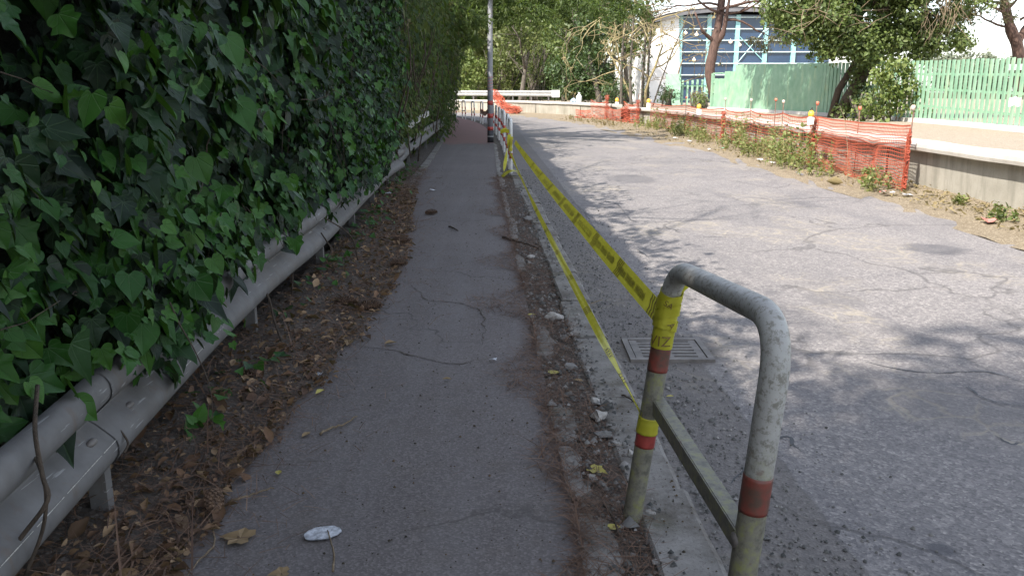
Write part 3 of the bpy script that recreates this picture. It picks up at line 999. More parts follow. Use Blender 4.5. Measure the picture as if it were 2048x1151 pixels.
def ivy_pts(n, y0, y1, z0, z1, depth, pw=1.0):
    y = y0 + (y1 - y0) * rng.random(n) ** pw
    z = z0 + (z1 - z0) * rng.random(n)
    d = depth * rng.random(n) ** 1.2
    x = np.array([hedge_x(a, b) for a, b in zip(y, z)]) - d + .10
    # ragged lower fringe over the rail, and hollows
    zmin = np.array([(.425 if a < 3.2 else .53) + .06 * noise.noise(Vector((a * 1.5, 2.0, 0))) + .08 * noise.noise(Vector((a * 5, 7.0, 0))) for a in y])
    hol = np.array([noise.noise(Vector((a * 1.25, b * 1.4, 12))) for a, b in zip(y, z)])
    keep = (z > zmin) & ~((hol > .12) & (d < .28))
    P = np.stack([x, y, z], 1)[keep]
    N = np.stack([1.0 + 0 * P[:, 0], -.15 + .6 * rng.normal(size=len(P)), .35 + .55 * rng.normal(size=len(P))], 1)
    T = np.stack([.3 * rng.normal(size=len(P)) + .2, .65 * rng.normal(size=len(P)), -1 + .3 * rng.normal(size=len(P))], 1)
    return P, N, T
P, N, T = ivy_pts(18500, .6, 7.0, .3, 2.6, .42)
sz = np.clip(rng.lognormal(math.log(.064), .50, len(P)), .022, np.where(P[:, 1] < 2.2, .11, .16))
multi('leaves', P, N, T, sz, [IVY_LOBED_F, IVY_HEART_F, IVY_HEART_F, IVY_LOBED_F, IVY_TRI_F], M['ivy'], ivy, True)
P, N, T = ivy_pts(15000, 6.5, 12, .3, 3.4, .40)
sz = np.clip(rng.lognormal(math.log(.060), .3, len(P)), .03, .13)
multi('leaves', P, N, T, sz, [IVY_LOBED, IVY_TRI], M['ivy'], ivy)
P, N, T = ivy_pts(5000, -4, 11.5, 2.4, 4.5, .5)
sz = np.clip(rng.lognormal(math.log(.12), .3, len(P)), .05, .2)
multi('leaves', P, N, T, sz, [IVY_HEART, IVY_TRI], M['ivy'], ivy)
# fresh bright sprays on the outside
cl = []
for k in range(210):
    y = rnd.uniform(1.2, 11.5) if k > 40 else rnd.uniform(1.6, 4)
    zl = .62 + .10 * noise.noise(Vector((y * 1.5, 2.0, 0)))
    z = rnd.uniform(zl, zl + .35) if k % 3 == 0 else rnd.uniform(zl, 2.5)
    c = np.array([hedge_x(y, z) + .06, y, z])
    n = rnd.randint(4, 12)
    cl.append(c + rng.normal(size=(n, 3)) * np.array([.05, .11, .09]))
P = np.concatenate(cl)
N = np.stack([1 + 0 * P[:, 0], -.3 + .6 * rng.normal(size=len(P)), .5 + .5 * rng.normal(size=len(P))], 1)
T = np.stack([.4 + .3 * rng.normal(size=len(P)), .6 * rng.normal(size=len(P)), -.8 + .4 * rng.normal(size=len(P))], 1)
multi('young_leaves', P, N, T, np.clip(rng.lognormal(math.log(.058), .38, len(P)), .02, .12), [IVY_HEART_F, IVY_LOBED_F], M['ivyb'], ivy, True)
# stems: woody runners behind, loose runners hanging over the rail
mm = MB()
for k in range(90):
    y = rnd.uniform(.8, 10); z = rnd.uniform(.5, 2.4)
    p = Vector((hedge_x(y, z) + rnd.uniform(-.12, .09), y, z))
    d = Vector((rnd.uniform(-.1, .25), rnd.uniform(-1, 1), rnd.uniform(-1, .4))).normalized()
    pts = [p]
    for i in range(6):
        d = (d + Vector((rnd.uniform(-.2, .2), rnd.uniform(-.4, .4), rnd.uniform(-.4, .3)))).normalized()
        pts.append(pts[-1] + d * rnd.uniform(.04, .1))
    mm.tube(pts, [.0035 - .0004 * i for i in range(7)], 5)
def hang(u0, v0, Y0, chain, r=.005):
    pts = [atY(u, v, Y) for (u, v, Y) in chain]
    mm.tube(catmull(pts, 5), r, 6)
hang(0, 0, 0, [(75, 770, 2.1), (70, 860, 2.0), (85, 950, 1.95), (95, 1000, 1.92), (45, 1070, 1.9), (0, 1130, 1.85)], .006)
hang(0, 0, 0, [(60, 900, 2.05), (78, 930, 1.97), (92, 985, 1.93), (85, 1060, 1.92), (50, 1151, 1.9)], .005)
hang(0, 0, 0, [(490, 530, 4.9), (535, 590, 4.7), (548, 640, 4.62), (570, 700, 4.45)], .007)
hang(0, 0, 0, [(560, 465, 5.9), (582, 520, 5.75), (585, 560, 5.65), (583, 590, 5.6)], .006)
hang(0, 0, 0, [(640, 430, 6.4), (700, 470, 6.5), (716, 520, 6.6)], .006)
hang(0, 0, 0, [(205, 835, 2.62), (225, 850, 2.6), (240, 860, 2.58), (256, 885, 2.55), (248, 905, 2.52)], .004)
hang(0, 0, 0, [(642, 465, 6.3), (652, 480, 6.3), (664, 500, 6.3), (655, 515, 6.25)], .006)
part('stems', mm, M['twigd'], ivy, True)

hed = empty('rough_hedge', (-2.2, 25, 0), 'tall tangled brown and green hedge further along the path', 'hedge')
part('dark_core', hedge_core(11.4, 53, .6, 4.6, 70), M['core'], hed, True)
def hedge_pts(n, y0, y1, z1, depth, z0=.15):
    y = y0 + (y1 - y0) * rng.random(n)
    z = z0 + (z1 - z0) * rng.random(n)
    d = depth * rng.random(n)
    cl = np.array([.5 * noise.noise(Vector((a * .45, b * .8, 21))) + .3 * noise.noise(Vector((a * 1.4, b * 1.8, 3))) for a, b in zip(y, z)])
    x = np.array([hedge_x(a, b) for a, b in zip(y, z)]) - d + .15 + cl + np.clip((z - 1.8) * .16, 0, 1)
    rx_ = np.array([interp(GL, a) for a in y])
    x = np.where((z < .72) & (y < 24) & (x > rx_ - .12), rx_ - .14 - .2 * rng.random(n), x)
    P = np.stack([x, y, z], 1)
    N = np.stack([.9 + .4 * rng.normal(size=n), -.3 + .5 * rng.normal(size=n), .4 + .5 * rng.normal(size=n)], 1)
    T = np.stack([.3 * rng.normal(size=n) + .2, .5 * rng.normal(size=n), -.7 + .5 * rng.normal(size=n)], 1)
    return P, N, T
P, N, T = hedge_pts(15000, 11.3, 24, 4.2, .8)
multi('leaves', P, N, T, rng.uniform(.06, .13, len(P)), [LEAF, IVY_TRI, SLIM], M['hedge'], hed)
P, N, T = hedge_pts(15000, 22, 52, 5.2, .9, .1)
multi('leaves', P, N, T, rng.uniform(.12, .22, len(P)), [LEAF, SPRIG, SLIM], M['hedge'], hed)
P, N, T = hedge_pts(4500, 11, 40, 4.6, .6, 1.1)
k = np.array([noise.noise(Vector((a * .35, b * .5, 31))) for a, b in zip(P[:, 1], P[:, 2])]) > .05
multi('dry_leaves', P[k], N[k], T[k], rng.uniform(.1, .2, k.sum()), [SLIM, SPRIG], M['hedgebr'], hed)
mm = MB()
for i in range(60):
    y = rnd.uniform(10.5, 38); z = rnd.uniform(0, 2)
    p = Vector((hedge_x(y, z) + rnd.uniform(-.15, .2), y, z))
    pts = [p]
    d = Vector((rnd.uniform(-.1, .2), rnd.uniform(-.4, .2), 1)).normalized()
    for j in range(6):
        d = (d + Vector((rnd.uniform(-.15, .15), rnd.uniform(-.25, .25), rnd.uniform(-.2, .2)))).normalized()
        pts.append(pts[-1] + d * rnd.uniform(.15, .4))
    mm.tube(pts, [.016 - .002 * j for j in range(7)], 5)
part('stems', mm, M['twigd'], hed, True)

# ------------------------------------------------------------------ trees
def grow(mb, p, d, L, r, depth, tips, rr, wander=.25, up=.1, kids=(2, 4), nseg=5, ratio=.68, spread=.75, n=7, rmin=.006):
    pts, rad = [Vector(p)], [r]
    d = Vector(d).normalized()
    cur = Vector(p)
    dirs = []
    for i in range(nseg):
        d = (d + Vector((rr.uniform(-1, 1), rr.uniform(-1, 1), rr.uniform(-1, 1))) * wander + Vector((0, 0, up))).normalized()
        cur = cur + d * (L / nseg)
        pts.append(cur.copy()); rad.append(max(rmin, r * (1 - .45 * (i + 1) / nseg))); dirs.append(d.copy())
    if depth == 0: rad[-1] = rmin * .5
    mb.tube(pts, rad, max(3, n))
    if depth == 0:
        tips.append((pts[-1], d)); tips.append((pts[len(pts) // 2], d))
        return
    for k in range(rr.randint(*kids)):
        i = rr.randint(max(1, nseg // 2), nseg) if k else nseg
        a = dirs[i - 1]
        side = Vector((rr.uniform(-1, 1), rr.uniform(-1, 1), rr.uniform(-.6, .8)))
        side = (side - a * side.dot(a)).normalized()
        nd = (a * (1 - spread * .5) + side * spread).normalized()
        grow(mb, pts[i], nd, L * ratio * rr.uniform(.75, 1.15), rad[i] * .72, depth - 1, tips, rr, wander, up, kids, max(3, nseg - 1), ratio, spread, n - 1, rmin)

def clumps(cs, n_each, tmpls, name, mat, parent, size, shell=.55, up=.35, droop=.3):
    """leaf clumps: cs = list of (centre, (rx, ry, rz))"""
    Ps, Ns = [], []
    for c, r in cs:
        n = max(6, int(n_each * (r[0] * r[1] * r[2]) ** .55 / 1.0))
        u = unit(n)
        k = (shell + (1 - shell) * rng.random(n)) * (1 + .18 * rng.normal(size=n))
        Ps.append(np.array(c) + u * k[:, None] * np.array(r)); Ns.append(u)
    P, N = np.concatenate(Ps), np.concatenate(Ns)
    n = len(P)
    N = N + np.array([0, 0, up]) + .55 * rng.normal(size=(n, 3))
    T = .9 * rng.normal(size=(n, 3)) + np.array([0, 0, -droop])
    return multi(name, P, N, T, rng.uniform(size[0], size[1], n), tmpls, mat, parent)

def crown_cs(c, R3, n, cr, rr, flat=1.0):
    cs = []
    for i in range(n):
        u = Vector((rr.gauss(0, 1), rr.gauss(0, 1), rr.gauss(0, 1))).normalized()
        k = rr.uniform(.25, 1) ** .6
        q = rr.uniform(.7, 1.3) * cr
        cs.append(((c[0] + u.x * k * R3[0], c[1] + u.y * k * R3[1], c[2] + u.z * k * R3[2]), (q, q, q * flat)))
    return cs

# --- shade trees behind the hedge and behind the camera (their shade and branch shadows fall on path and road)
def shade_tree(x, y, h, cz, R3, n, label, seed, each=150, lx=0):
    rr = random.Random(seed)
    t = empty('shade_tree', (x, y, 0), label, 'tree')
    mm = MB(); tips = []
    grow(mm, (x, y, -.1), (lx, 0, 1), h, .22, 3, tips, rr, .12, .08, (3, 4), 6, .62, .8, 8, .01)
    part('trunk', mm, M['bark'], t, True)
    cs = crown_cs((x, y, cz), R3, n, 1.0, rr, .6)
    clumps(cs, each, [LEAF, SPRIG], 'crown', M['treed'], t, (.14, .26))
    return t
shade_tree(-5.0, -4.7, 5.5, 9.2, (4.7, 3.7, 2.2), 74, 'leafy tree behind the viewer shading the path', 21, 460)
shade_tree(-5.2, -1.6, 5.0, 7.4, (2.2, 2.2, 1.6), 14, 'leafy tree behind the near ivy shading the path', 22, 130)
def bare_tree(x, y, h, seed, label, d=(0.25, .1, 1), depth=4, mat='bark', r=.14, L=None, up=.06, name='bare_tree', kids=(2, 4)):
    rr = random.Random(seed)
    t = empty(name, (x, y, 0), label, 'tree')
    mm = MB(); tips = []
    grow(mm, (x, y, -.1), d, h, r, depth, tips, rr, .16, up, kids, 5, .66, .85, 7, .008)
    part('trunk', mm, M[mat], t, True)
    return t, tips
for (x, y, h, sd, lb) in ((-3.9, 3.5, 6.0, 31, 'bare tree behind the ivy nearest the viewer'), (-4.2, 10.5, 5.6, 33, 'bare tree behind the rough hedge before the lamp post'), (-4.3, 6.6, 5.4, 35, 'bare tree behind the ivy hedge opposite the drain')):
    t, tips = bare_tree(x, y, h, sd, lb, (.2, .1, 1), 4, 'bark', .085)
    sel = [q for q in tips if rnd.random() < .3]
    clumps([((p.x, p.y, p.z), (.35, .35, .25)) for p, d in sel], 45, [SPRIG], 'leaves', M['hedgebr'], t, (.1, .18))
for i, (x, y) in enumerate(((-4.6, 19), (-5, 27), (-5.6, 35), (-6.5, 42))):
    shade_tree(x, y, 4.2, 6.3, (2.2, 3.6, 1.7), 26, ['leafy tree behind the rough hedge left of the lamp post', 'second leafy tree behind the rough hedge beyond the lamp post', 'third leafy tree over the far end of the rough hedge', 'last leafy tree at the bend behind the hedge'][i], 40 + i, 110, .05)

# --- overhanging boughs at the top of the picture
OS = 1.75
def OO(p): return Vector((p[0] * OS, p[1] * OS, max(-.1, 1.5 + (p[2] - 1.5) * OS)))
ov = empty('overhanging_tree', (-5.6, 26.2, 0), 'tree leaning from the left hedge with soft green boughs over the path', 'tree')
mm = MB()
tips = []
boughs = []
rr = random.Random(61)
mm.tube([OO(q) for q in ((-3.2, 15, 0), (-3.1, 15, 1.5), (-2.9, 15, 3.0), (-2.6, 15.2, 4.4))], [.2, .18, .15, .1], 8)
for (ex, ey, ez, dz) in ((2.3, 15.2, 2.95, .5), (1.4, 14.2, 2.8, .4), (.4, 13.8, 2.75, .3), (-.6, 13.2, 2.6, .5), (1.9, 16.5, 3.05, .4), (-.2, 16.5, 2.85, .6), (-1.1, 14.5, 2.5, .6), (.9, 15.5, 2.95, .3), (-.9, 18, 2.7, .7), (1.0, 17.5, 3.15, .3), (.1, 15, 2.8, .3), (1.9, 15.0, 2.85, .3), (-.4, 19, 3.1, .3), (-.8, 15.6, 2.4, .3)):
    st = OO((-2.8, 15, rr.uniform(2.8, 4.0)))
    en = OO((ex, ey, ez))
    pts = catmull([st, st.lerp(en, .4) + Vector((0, 0, .55)), st.lerp(en, .75) + Vector((0, 0, .35)), en], 5)
    mm.tube(pts, [.03 - .024 * i / (len(pts) - 1) for i in range(len(pts))], 5)
    for i, p in enumerate(pts[4:]):
        for q in range(4):
            d = Vector((rr.uniform(-.5, .7), rr.uniform(-.7, .7), rr.uniform(-.55, .1)))
            e = p + d * rr.uniform(.45, 1.0)
            mm.tube([p, p.lerp(e, .5) + Vector((0, 0, .03)), e], [.006, .005, .002], 3)
            for k in range(7):
                boughs.append((p.lerp(e, (k + 1) / 7), d))
part('trunk', mm, M['twigd'], ov, True)
BP = np.repeat(np.array([tuple(p) for p, d in boughs]), 7, 0)
BD = np.repeat(np.array([tuple(d) for p, d in boughs]), 7, 0)
nb = len(BP)
scatter('foliage', BP + .05 * rng.normal(size=BP.shape), unit(nb), norm(BD) + .6 * rng.normal(size=(nb, 3)) + np.array([0, 0, -.3]), rng.uniform(.12, .22, nb), SLIM, M['hang'], ov)

# --- ivy-clad tree by the green fence
SC = 28.0 / 24.0
def TT(p): return ((p[0] - .85) * SC, p[1] + 4.0, max(.45, 1.5 + (p[2] - 1.5) * SC))
it = empty('ivy_clad_tree', (10.6, 28.4, .58), 'big tree smothered in green ivy leaning over the green fence', 'tree')
rr = random.Random(71)
mm = MB()
mm.tube([TT(q_) for q_ in [(10.35, 24.6, .5), (10.5, 24.5, 1.2), (10.85, 24.2, 2.0), (11.1, 24, 3.0), (11.2, 24, 4.6), (11.3, 24, 6)]], [.2, .19, .18, .16, .13, .1], 9)
mm.tube([TT(q_) for q_ in [(10.2, 24.9, .5), (10.35, 24.8, 1.5), (10.9, 24.5, 2.7), (11.8, 24.3, 4)]], [.13, .12, .1, .06], 7)
mm.tube([TT(q_) for q_ in [(10.9, 24.2, 2.3), (10.0, 23.8, 3.0), (8.9, 23.4, 3.5)]], [.12, .09, .05], 7)
mm.tube([TT(q_) for q_ in [(11.1, 24, 3.6), (9.8, 25.5, 5.4), (8.0, 27, 6.4), (7.4, 29.5, 6.7)]], [.14, .11, .08, .03], 7)  # limb carrying the unseen lobe added for fence shade
part('trunk', mm, M['twigd'], it, True)
cs = []
for f in np.linspace(0, 1, 16):
    q = Vector(TT((10.35, 24.6, .6))).lerp(Vector(TT((11.1, 24, 3.2))), f)
    cs.append(((q.x + rr.uniform(-.1, .3), q.y - .1, q.z), (.34, .3, .3)))
for (c, R3, n) in (((9.3, 24.0, 4.2), (1.5, 1.5, 1.5), 46), ((10.8, 24.0, 4.6), (1.8, 1.7, 1.5), 50), ((12.5, 24.2, 4.1), (1.3, 1.4, 1.1), 36), ((9.7, 23.6, 2.95), (.75, .7, .55), 12), ((8.7, 23.6, 3.5), (.7, .8, .6), 10),
                   ((11.1, 23.8, 2.9), (.9, .8, .7), 20), ((12.7, 24.0, 2.95), (.9, .8, .5), 18), ((10.4, 23.7, 2.7), (.5, .6, .4), 9), ((11.3, 24, 6.3), (2.6, 2, 1.2), 30), ((7.4, 26.3, 6.6), (1.4, 4.2, .8), 115)):  # last lobe sits out of frame, added to shade the fence
    cs += crown_cs(TT(c), tuple(q_ * SC for q_ in R3), n, .48, rr, .8)
clumps(cs, 640, [IVY_HEART, LEAF, IVY_TRI], 'crown', M['tree'], it, (.07, .15), .6)
cs = crown_cs(TT((11.0, 24.5, 4.4)), (2.8, 1.2, 1.9), 44, .7, rr, .9)
clumps(cs, 160, [LEAF], 'inner_crown', M['treed'], it, (.16, .28), .3)
mm = MB()
for k in range(70):
    p = Vector(TT((rr.uniform(11.7, 12.9), rr.uniform(22.7, 23.3), rr.uniform(3.2, 4.8))))
    d = Vector((rr.uniform(-.5, .5), rr.uniform(-.4, .1), -1)).normalized()
    pts = [p]
    for j in range(4):
        d = (d + Vector((rr.uniform(-.4, .4), rr.uniform(-.3, .3), rr.uniform(-.2, .3)))).normalized()
        pts.append(pts[-1] + d * .22)
    mm.tube(pts, [.012, .01, .008, .006, .004], 4)
for k in range(45):
    p = Vector(TT((rr.uniform(8.3, 10.5), rr.uniform(22.2, 23), rr.uniform(2.9, 5))))
    d = Vector((rr.uniform(-1, 1), rr.uniform(-.4, .1), rr.uniform(-.5, .6))).normalized()
    pts = [p]
    for j in range(4):
        d = (d + Vector((rr.uniform(-.3, .3), rr.uniform(-.3, .3), rr.uniform(-.3, .3)))).normalized()
        pts.append(pts[-1] + d * .25)
    mm.tube(pts, [.014, .012, .01, .007, .004], 4)
part('dry_twigs', mm, M['twig'], it, True)

# --- umbrella pine in front of the hall
pt = empty('pine_tree', (11.2, 45.5, .58), 'tall forked reddish pine standing in front of the glazed hall', 'tree')
rr = random.Random(81)
mm = MB(); tips = []
b0 = Vector((11.15, 45.5, .4)); 
f1 = atY(1430, 85, 45.5)
mm.tube(catmull([b0, atY(1420, 150, 45.5), atY(1425, 110, 45.5), f1, atY(1440, 30, 45.5), atY(1446, -40, 45.5), atY(1440, -110, 45.5)], 4), [.27] * 8 + [.25] * 6 + [.2] * 6 + [.14] * 5, 9)
mm.tube(catmull([f1 + Vector((0, 0, -.1)), atY(1445, 68, 45.3), atY(1452, 35, 45.2), atY(1462, -20, 45)], 4), [.16] * 5 + [.12] * 4 + [.08] * 4, 7)
mm.tube(catmull([f1, atY(1415, 72, 45.3), atY(1404, 60, 45.0), atY(1390, 25, 45.0)], 4), [.11] * 5 + [.08] * 4 + [.05] * 4, 7)
for (u, v, d) in ((1440, 20, (1, -.2, .25)), (1440, 25, (-1, -.3, .3)), (1448, 30, (1, .1, .05)), (1436, 10, (-1, 0, .1)), (1452, 15, (.8, -.6, .1)), (1440, -20, (-.5, -.6, .4)), (1445, -10, (.7, -.3, .5)), (1452, 40, (1, -.1, .15))):
    grow(mm, atY(u, v, 45.3), d, 2.2, .07, 2, tips, rr, .25, .03, (2, 4), 5, .6, .7, 6, .012)
part('trunk', mm, M['barkred'], pt, True)
clumps([((p.x, p.y, p.z), (.5, .5, .28)) for p, d in tips if rr.random() < .9], 120, [SLIM], 'crown', M['pine'], pt, (.22, .36), .1)

# --- right-hand pine and trees beyond, haze put into their leaf colour
pr = empty('pine_tree', (19.8, 31, .58), 'dark leaning pine at the right edge beyond the green fence', 'tree')
rr = random.Random(83)
mm = MB(); tips = []
mm.tube(catmull([atY(2038, 190, 31), atY(2036, 100, 31), atY(2022, 60, 31), atY(2010, 10, 31), atY(2000, -40, 31)], 4), [.2] * 9 + [.16] * 4 + [.1] * 4, 8)
mm.tube(catmull([atY(2034, 95, 31), atY(2048, 60, 31), atY(2070, 20, 31)], 4), [.12] * 5 + [.08] * 4, 7)
for (u, v, d) in ((2022, 55, (-1, 0, .3)), (2015, 30, (-1, -.3, .3)), (2040, 40, (.6, -.3, .6)), (2010, 10, (-1, .3, .2)), (2005, 0, (-.6, -.5, .6)), (2060, 30, (1, 0, .5)), (2015, 20, (.3, -.4, .9))):
    grow(mm, atY(u, v, 31), d, 1.3, .05, 2, tips, rr, .25, .05, (2, 4), 5, .62, .7, 6, .01)
part('trunk', mm, M['barkred'], pr, True)
clumps([((p.x, p.y, p.z), (.45, .45, .25)) for p, d in tips], 150, [SLIM], 'crown', M['pine'], pr, (.16, .28), .1)
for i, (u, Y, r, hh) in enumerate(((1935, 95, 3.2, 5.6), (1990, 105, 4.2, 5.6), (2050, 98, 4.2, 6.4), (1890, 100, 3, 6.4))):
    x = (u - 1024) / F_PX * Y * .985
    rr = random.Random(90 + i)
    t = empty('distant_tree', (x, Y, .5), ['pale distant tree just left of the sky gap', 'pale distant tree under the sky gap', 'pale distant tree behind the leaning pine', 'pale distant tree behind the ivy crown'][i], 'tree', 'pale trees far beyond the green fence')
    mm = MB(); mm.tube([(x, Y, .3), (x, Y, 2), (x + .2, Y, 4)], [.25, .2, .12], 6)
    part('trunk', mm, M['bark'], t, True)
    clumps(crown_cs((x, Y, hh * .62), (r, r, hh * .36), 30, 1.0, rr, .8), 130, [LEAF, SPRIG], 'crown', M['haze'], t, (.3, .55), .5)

# --- thicket behind the far wall
def bush(name, u0, u1, v0, Y, z0, mat, label, seed, n=26, cr=.6, each=170, size=(.16, .3), cat='bush', group=None, depth=1.2, stems=6, stemmat='bark', tm=None, vb=None):
    rr = random.Random(seed)
    cx = ((u0 + u1) / 2 - 1024) / F_PX * Y / math.cos(PITCH) * .975
    rx = (u1 - u0) / 2 / F_PX * Y
    zt = atY(u0, v0, Y).z
    zb = z0 if vb is None else atY(u0, vb, Y).z
    t = empty(name, (cx, Y, z0), label, cat, group)
    mm = MB()
    for k in range(stems):
        x = cx + rr.uniform(-.5, .5) * rx
        pts = [Vector((x, Y + rr.uniform(-.3, .3), z0 - .1))]
        d = Vector((rr.uniform(-.3, .3), rr.uniform(-.2, .2), 1))
        for j in range(5):
            d = (d + Vector((rr.uniform(-.25, .25), rr.uniform(-.25, .25), 0))).normalized()
            pts.append(pts[-1] + d * (zt - z0) * .17)
        r0 = rr.uniform(.04, .1)
        mm.tube(pts, [r0 * (1 - .14 * j) for j in range(6)], 6)
    part('stems', mm, M[stemmat], t, True)
    cs = crown_cs((cx, Y, (zt + zb) / 2), (max(.1, rx - cr * .6), depth, max(.15, (zt - zb) / 2 - cr * .4)), n, cr, rr, .85)
    clumps(cs, each, tm or [LEAF, SPRIG], 'foliage', M[mat], t, size, .45)
    return t
# backing mass: a far-off wood that reads as one mass
rr = random.Random(101)
cs = []
for k in range(190):
    x = rr.uniform(-24, 7.5); Y = 80 + rr.uniform(-2, 6)
    cs.append(((x, Y, rr.uniform(.8, 11)), (1.5, 1.2, 1.4)))
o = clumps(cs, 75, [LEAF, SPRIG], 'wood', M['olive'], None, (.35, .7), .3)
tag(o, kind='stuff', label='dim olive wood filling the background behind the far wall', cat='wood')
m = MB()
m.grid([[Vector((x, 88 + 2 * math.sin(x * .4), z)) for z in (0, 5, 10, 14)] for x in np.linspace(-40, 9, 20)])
o = m.build('wood', M['treed']); tag(o, 'dark sheet standing in for the shaded depth of the wood', 'wood', None, 'stuff')  # plain backing sheet, the wood's inner shade as its dark colour

bush('thicket', 890, 985, 95, 71, .6, 'yel', 'sunlit yellow-green bush left of the lamp post behind crash rail', 111, 30, .65, 200, (.18, .32))
bush('thicket', 960, 1045, 70, 72, .6, 'olive', 'olive bush right of the lamp post behind crash rail', 112, 30, .65, 120, (.18, .32), stems=10)
bush('thicket', 1030, 1105, 60, 70, .6, 'olive', 'brownish stemmy thicket behind the end of the crash rail', 113, 22, .6, 70, (.16, .28), stems=16)
bush('dark_bush', 1082, 1240, 92, 61, .5, 'treed', 'rounded dark green bush above the white bottle on the wall', 114, 60, .75, 240, (.16, .28), stems=4)
bush('dark_bush', 1190, 1262, 150, 50, .5, 'treed', 'small dark bush behind the orange net at the wall gap', 115, 22, .5, 170, (.12, .22))
tr_specs = [(905, 76, 121, 'tree', 'leafy tree at far left above the path end', -60, 120), (1000, 78, 122, 'olive', 'olive tree behind the lamp post', -60, 110), (1070, 76, 123, 'tree', 'leafy tree over the crash rail end', -80, 90), (1150, 74, 124, 'treed', 'dark tree rising behind the round bush', -80, 120), (1215, 72, 125, 'olive', 'thin olive tree left of the white hall wall', -60, 70)]
tr_specs += [(1125, 63, 126, 'tree', 'green tree filling the gap above the round bush', 0, 150), (1195, 60, 127, 'treed', 'bushy tree behind the yellow bare branches', 0, 150), (1248, 66, 128, 'olive', 'olive tree close beside the white hall wall', 0, 90), (1040, 66, 129, 'olive', 'twiggy olive tree rising over the crash rail middle', 0, 90)]
for (u, Y, sd, mt, lb, v0, each) in tr_specs:
    rr = random.Random(sd)
    cx = (u - 1024) / F_PX * Y
    t = empty('thicket_tree', (cx, Y, .5), lb, 'tree', 'trees behind the far wall')
    mm = MB(); tips = []
    grow(mm, (cx, Y, .3), (rr.uniform(-.15, .15), 0, 1), 4.2, .22, 3, tips, rr, .15, .08, (2, 4), 6, .68, .75, 7, .02)
    part('trunk', mm, M['bark'], t, True)
    cs = crown_cs((cx, Y, 6.6), (2.3, 1.8, 3.0), 44, .8, rr, .8)
    clumps(cs, each, [LEAF, SPRIG], 'crown', M[mt], t, (.2, .38), .45)
# bare trees, two with sunlight yellow put into the bark colour
for (u, Y, h, sd, d, lb, mt, r) in ((1262, 48, 3.6, 131, (-.18, -.1, 1), 'bare tree with crooked sunlit yellow branches by the wall gap', 'twigy', .075),
                                    (1285, 47, 3.6, 132, (-.1, -.1, 1), 'bare pale-branched tree against the white hall wall', 'twigy', .09),
                                    (1330, 52, 3.0, 133, (.15, 0, 1), 'bare grey tree leaning across the hall corner', 'twig', .07)):
    rr = random.Random(sd)
    x = (u - 1024) / F_PX * Y
    t = empty('bare_tree', (x, Y, .5), lb, 'tree')
    mm = MB(); tips = []
    grow(mm, (x, Y, .4), d, h, r, 3, tips, rr, .22, .03, (3, 4), 6, .68, .95, 7, .011)
    for k in range(6):   # long crooked arms drooping outwards
        p = Vector((x + rr.uniform(-1.6, .3), Y + rr.uniform(-.4, .2), rr.uniform(4.6, 6.8)))
        grow(mm, p, (rr.uniform(-1.2, .8), -.3, rr.uniform(-.2, .3)), 2.4, .045, 2, tips, rr, .35, -.07, (2, 4), 6, .62, .8, 6, .011)
    part('trunk', mm, M[mt], t, True)
    sel = [q for q in tips if rr.random() < .16]
    clumps([((p.x, p.y, p.z), (.18, .18, .15)) for p, dd in sel], 60, [LEAF], 'dead_leaves', M['dry'], t, (.12, .2), .2)
for i, (u, v0, u1, v1, Y) in enumerate(((1242, 225, 1250, 40, 46.5), (1262, 225, 1266, 60, 46), (1283, 222, 1292, 55, 47), (1296, 215, 1300, 80, 47.5), (1305, 185, 1372, 40, 50))):
    a_, b_ = atY(u, v0, Y), atY(u1, v1, Y)
    a_.z = .45
    t = empty('slender_tree', (a_.x, a_.y, .5), ['slender ivy-ringed stem leftmost beside the wall gap', 'slender mottled stem behind the wall gap', 'slender stem in front of the white hall wall edge', 'thin straight stem just right of the hall wall edge', 'thin dark stem leaning right across the white hall wall'][i], 'tree', 'slender stems by the wall gap')
    mm = MB()
    mid = a_.lerp(b_, .5) + Vector((rnd.uniform(-.12, .12), 0, 0))
    mm.tube(catmull([a_, mid, b_, b_ + (b_ - a_) * .25], 5), [.095 - .004 * k for k in range(16)] if i < 4 else [.05 - .002 * k for k in range(16)], 7)
    part('trunk', mm, M['bark'], t, True)
    if i < 4:
        cs = [((a_.lerp(b_, f).x + rnd.uniform(-.08, .08), Y, a_.lerp(b_, f).z), (.2, .2, .28)) for f in np.linspace(.02, .9, 12)]
        clumps(cs, 60, [IVY_TRI, LEAF], 'ivy', M['treed'], t, (.1, .18), .5)

# shrubs by the left end of the green fence
bush('shrub', 1300, 1350, 165, 50, .58, 'treed', 'grey-green shrub behind the net beside the hall wall', 141, 16, .4, 170, (.1, .18))
bush('shrub', 1362, 1412, 172, 46, .58, 'dry', 'reddish dry shrub beside the left end of the green fence', 142, 14, .35, 80, (.1, .18), stems=12)
bush('shrub', 1375, 1416, 180, 44.5, .58, 'tree', 'leafy green shrub against the left end of the green fence', 143, 14, .35, 150, (.1, .18))

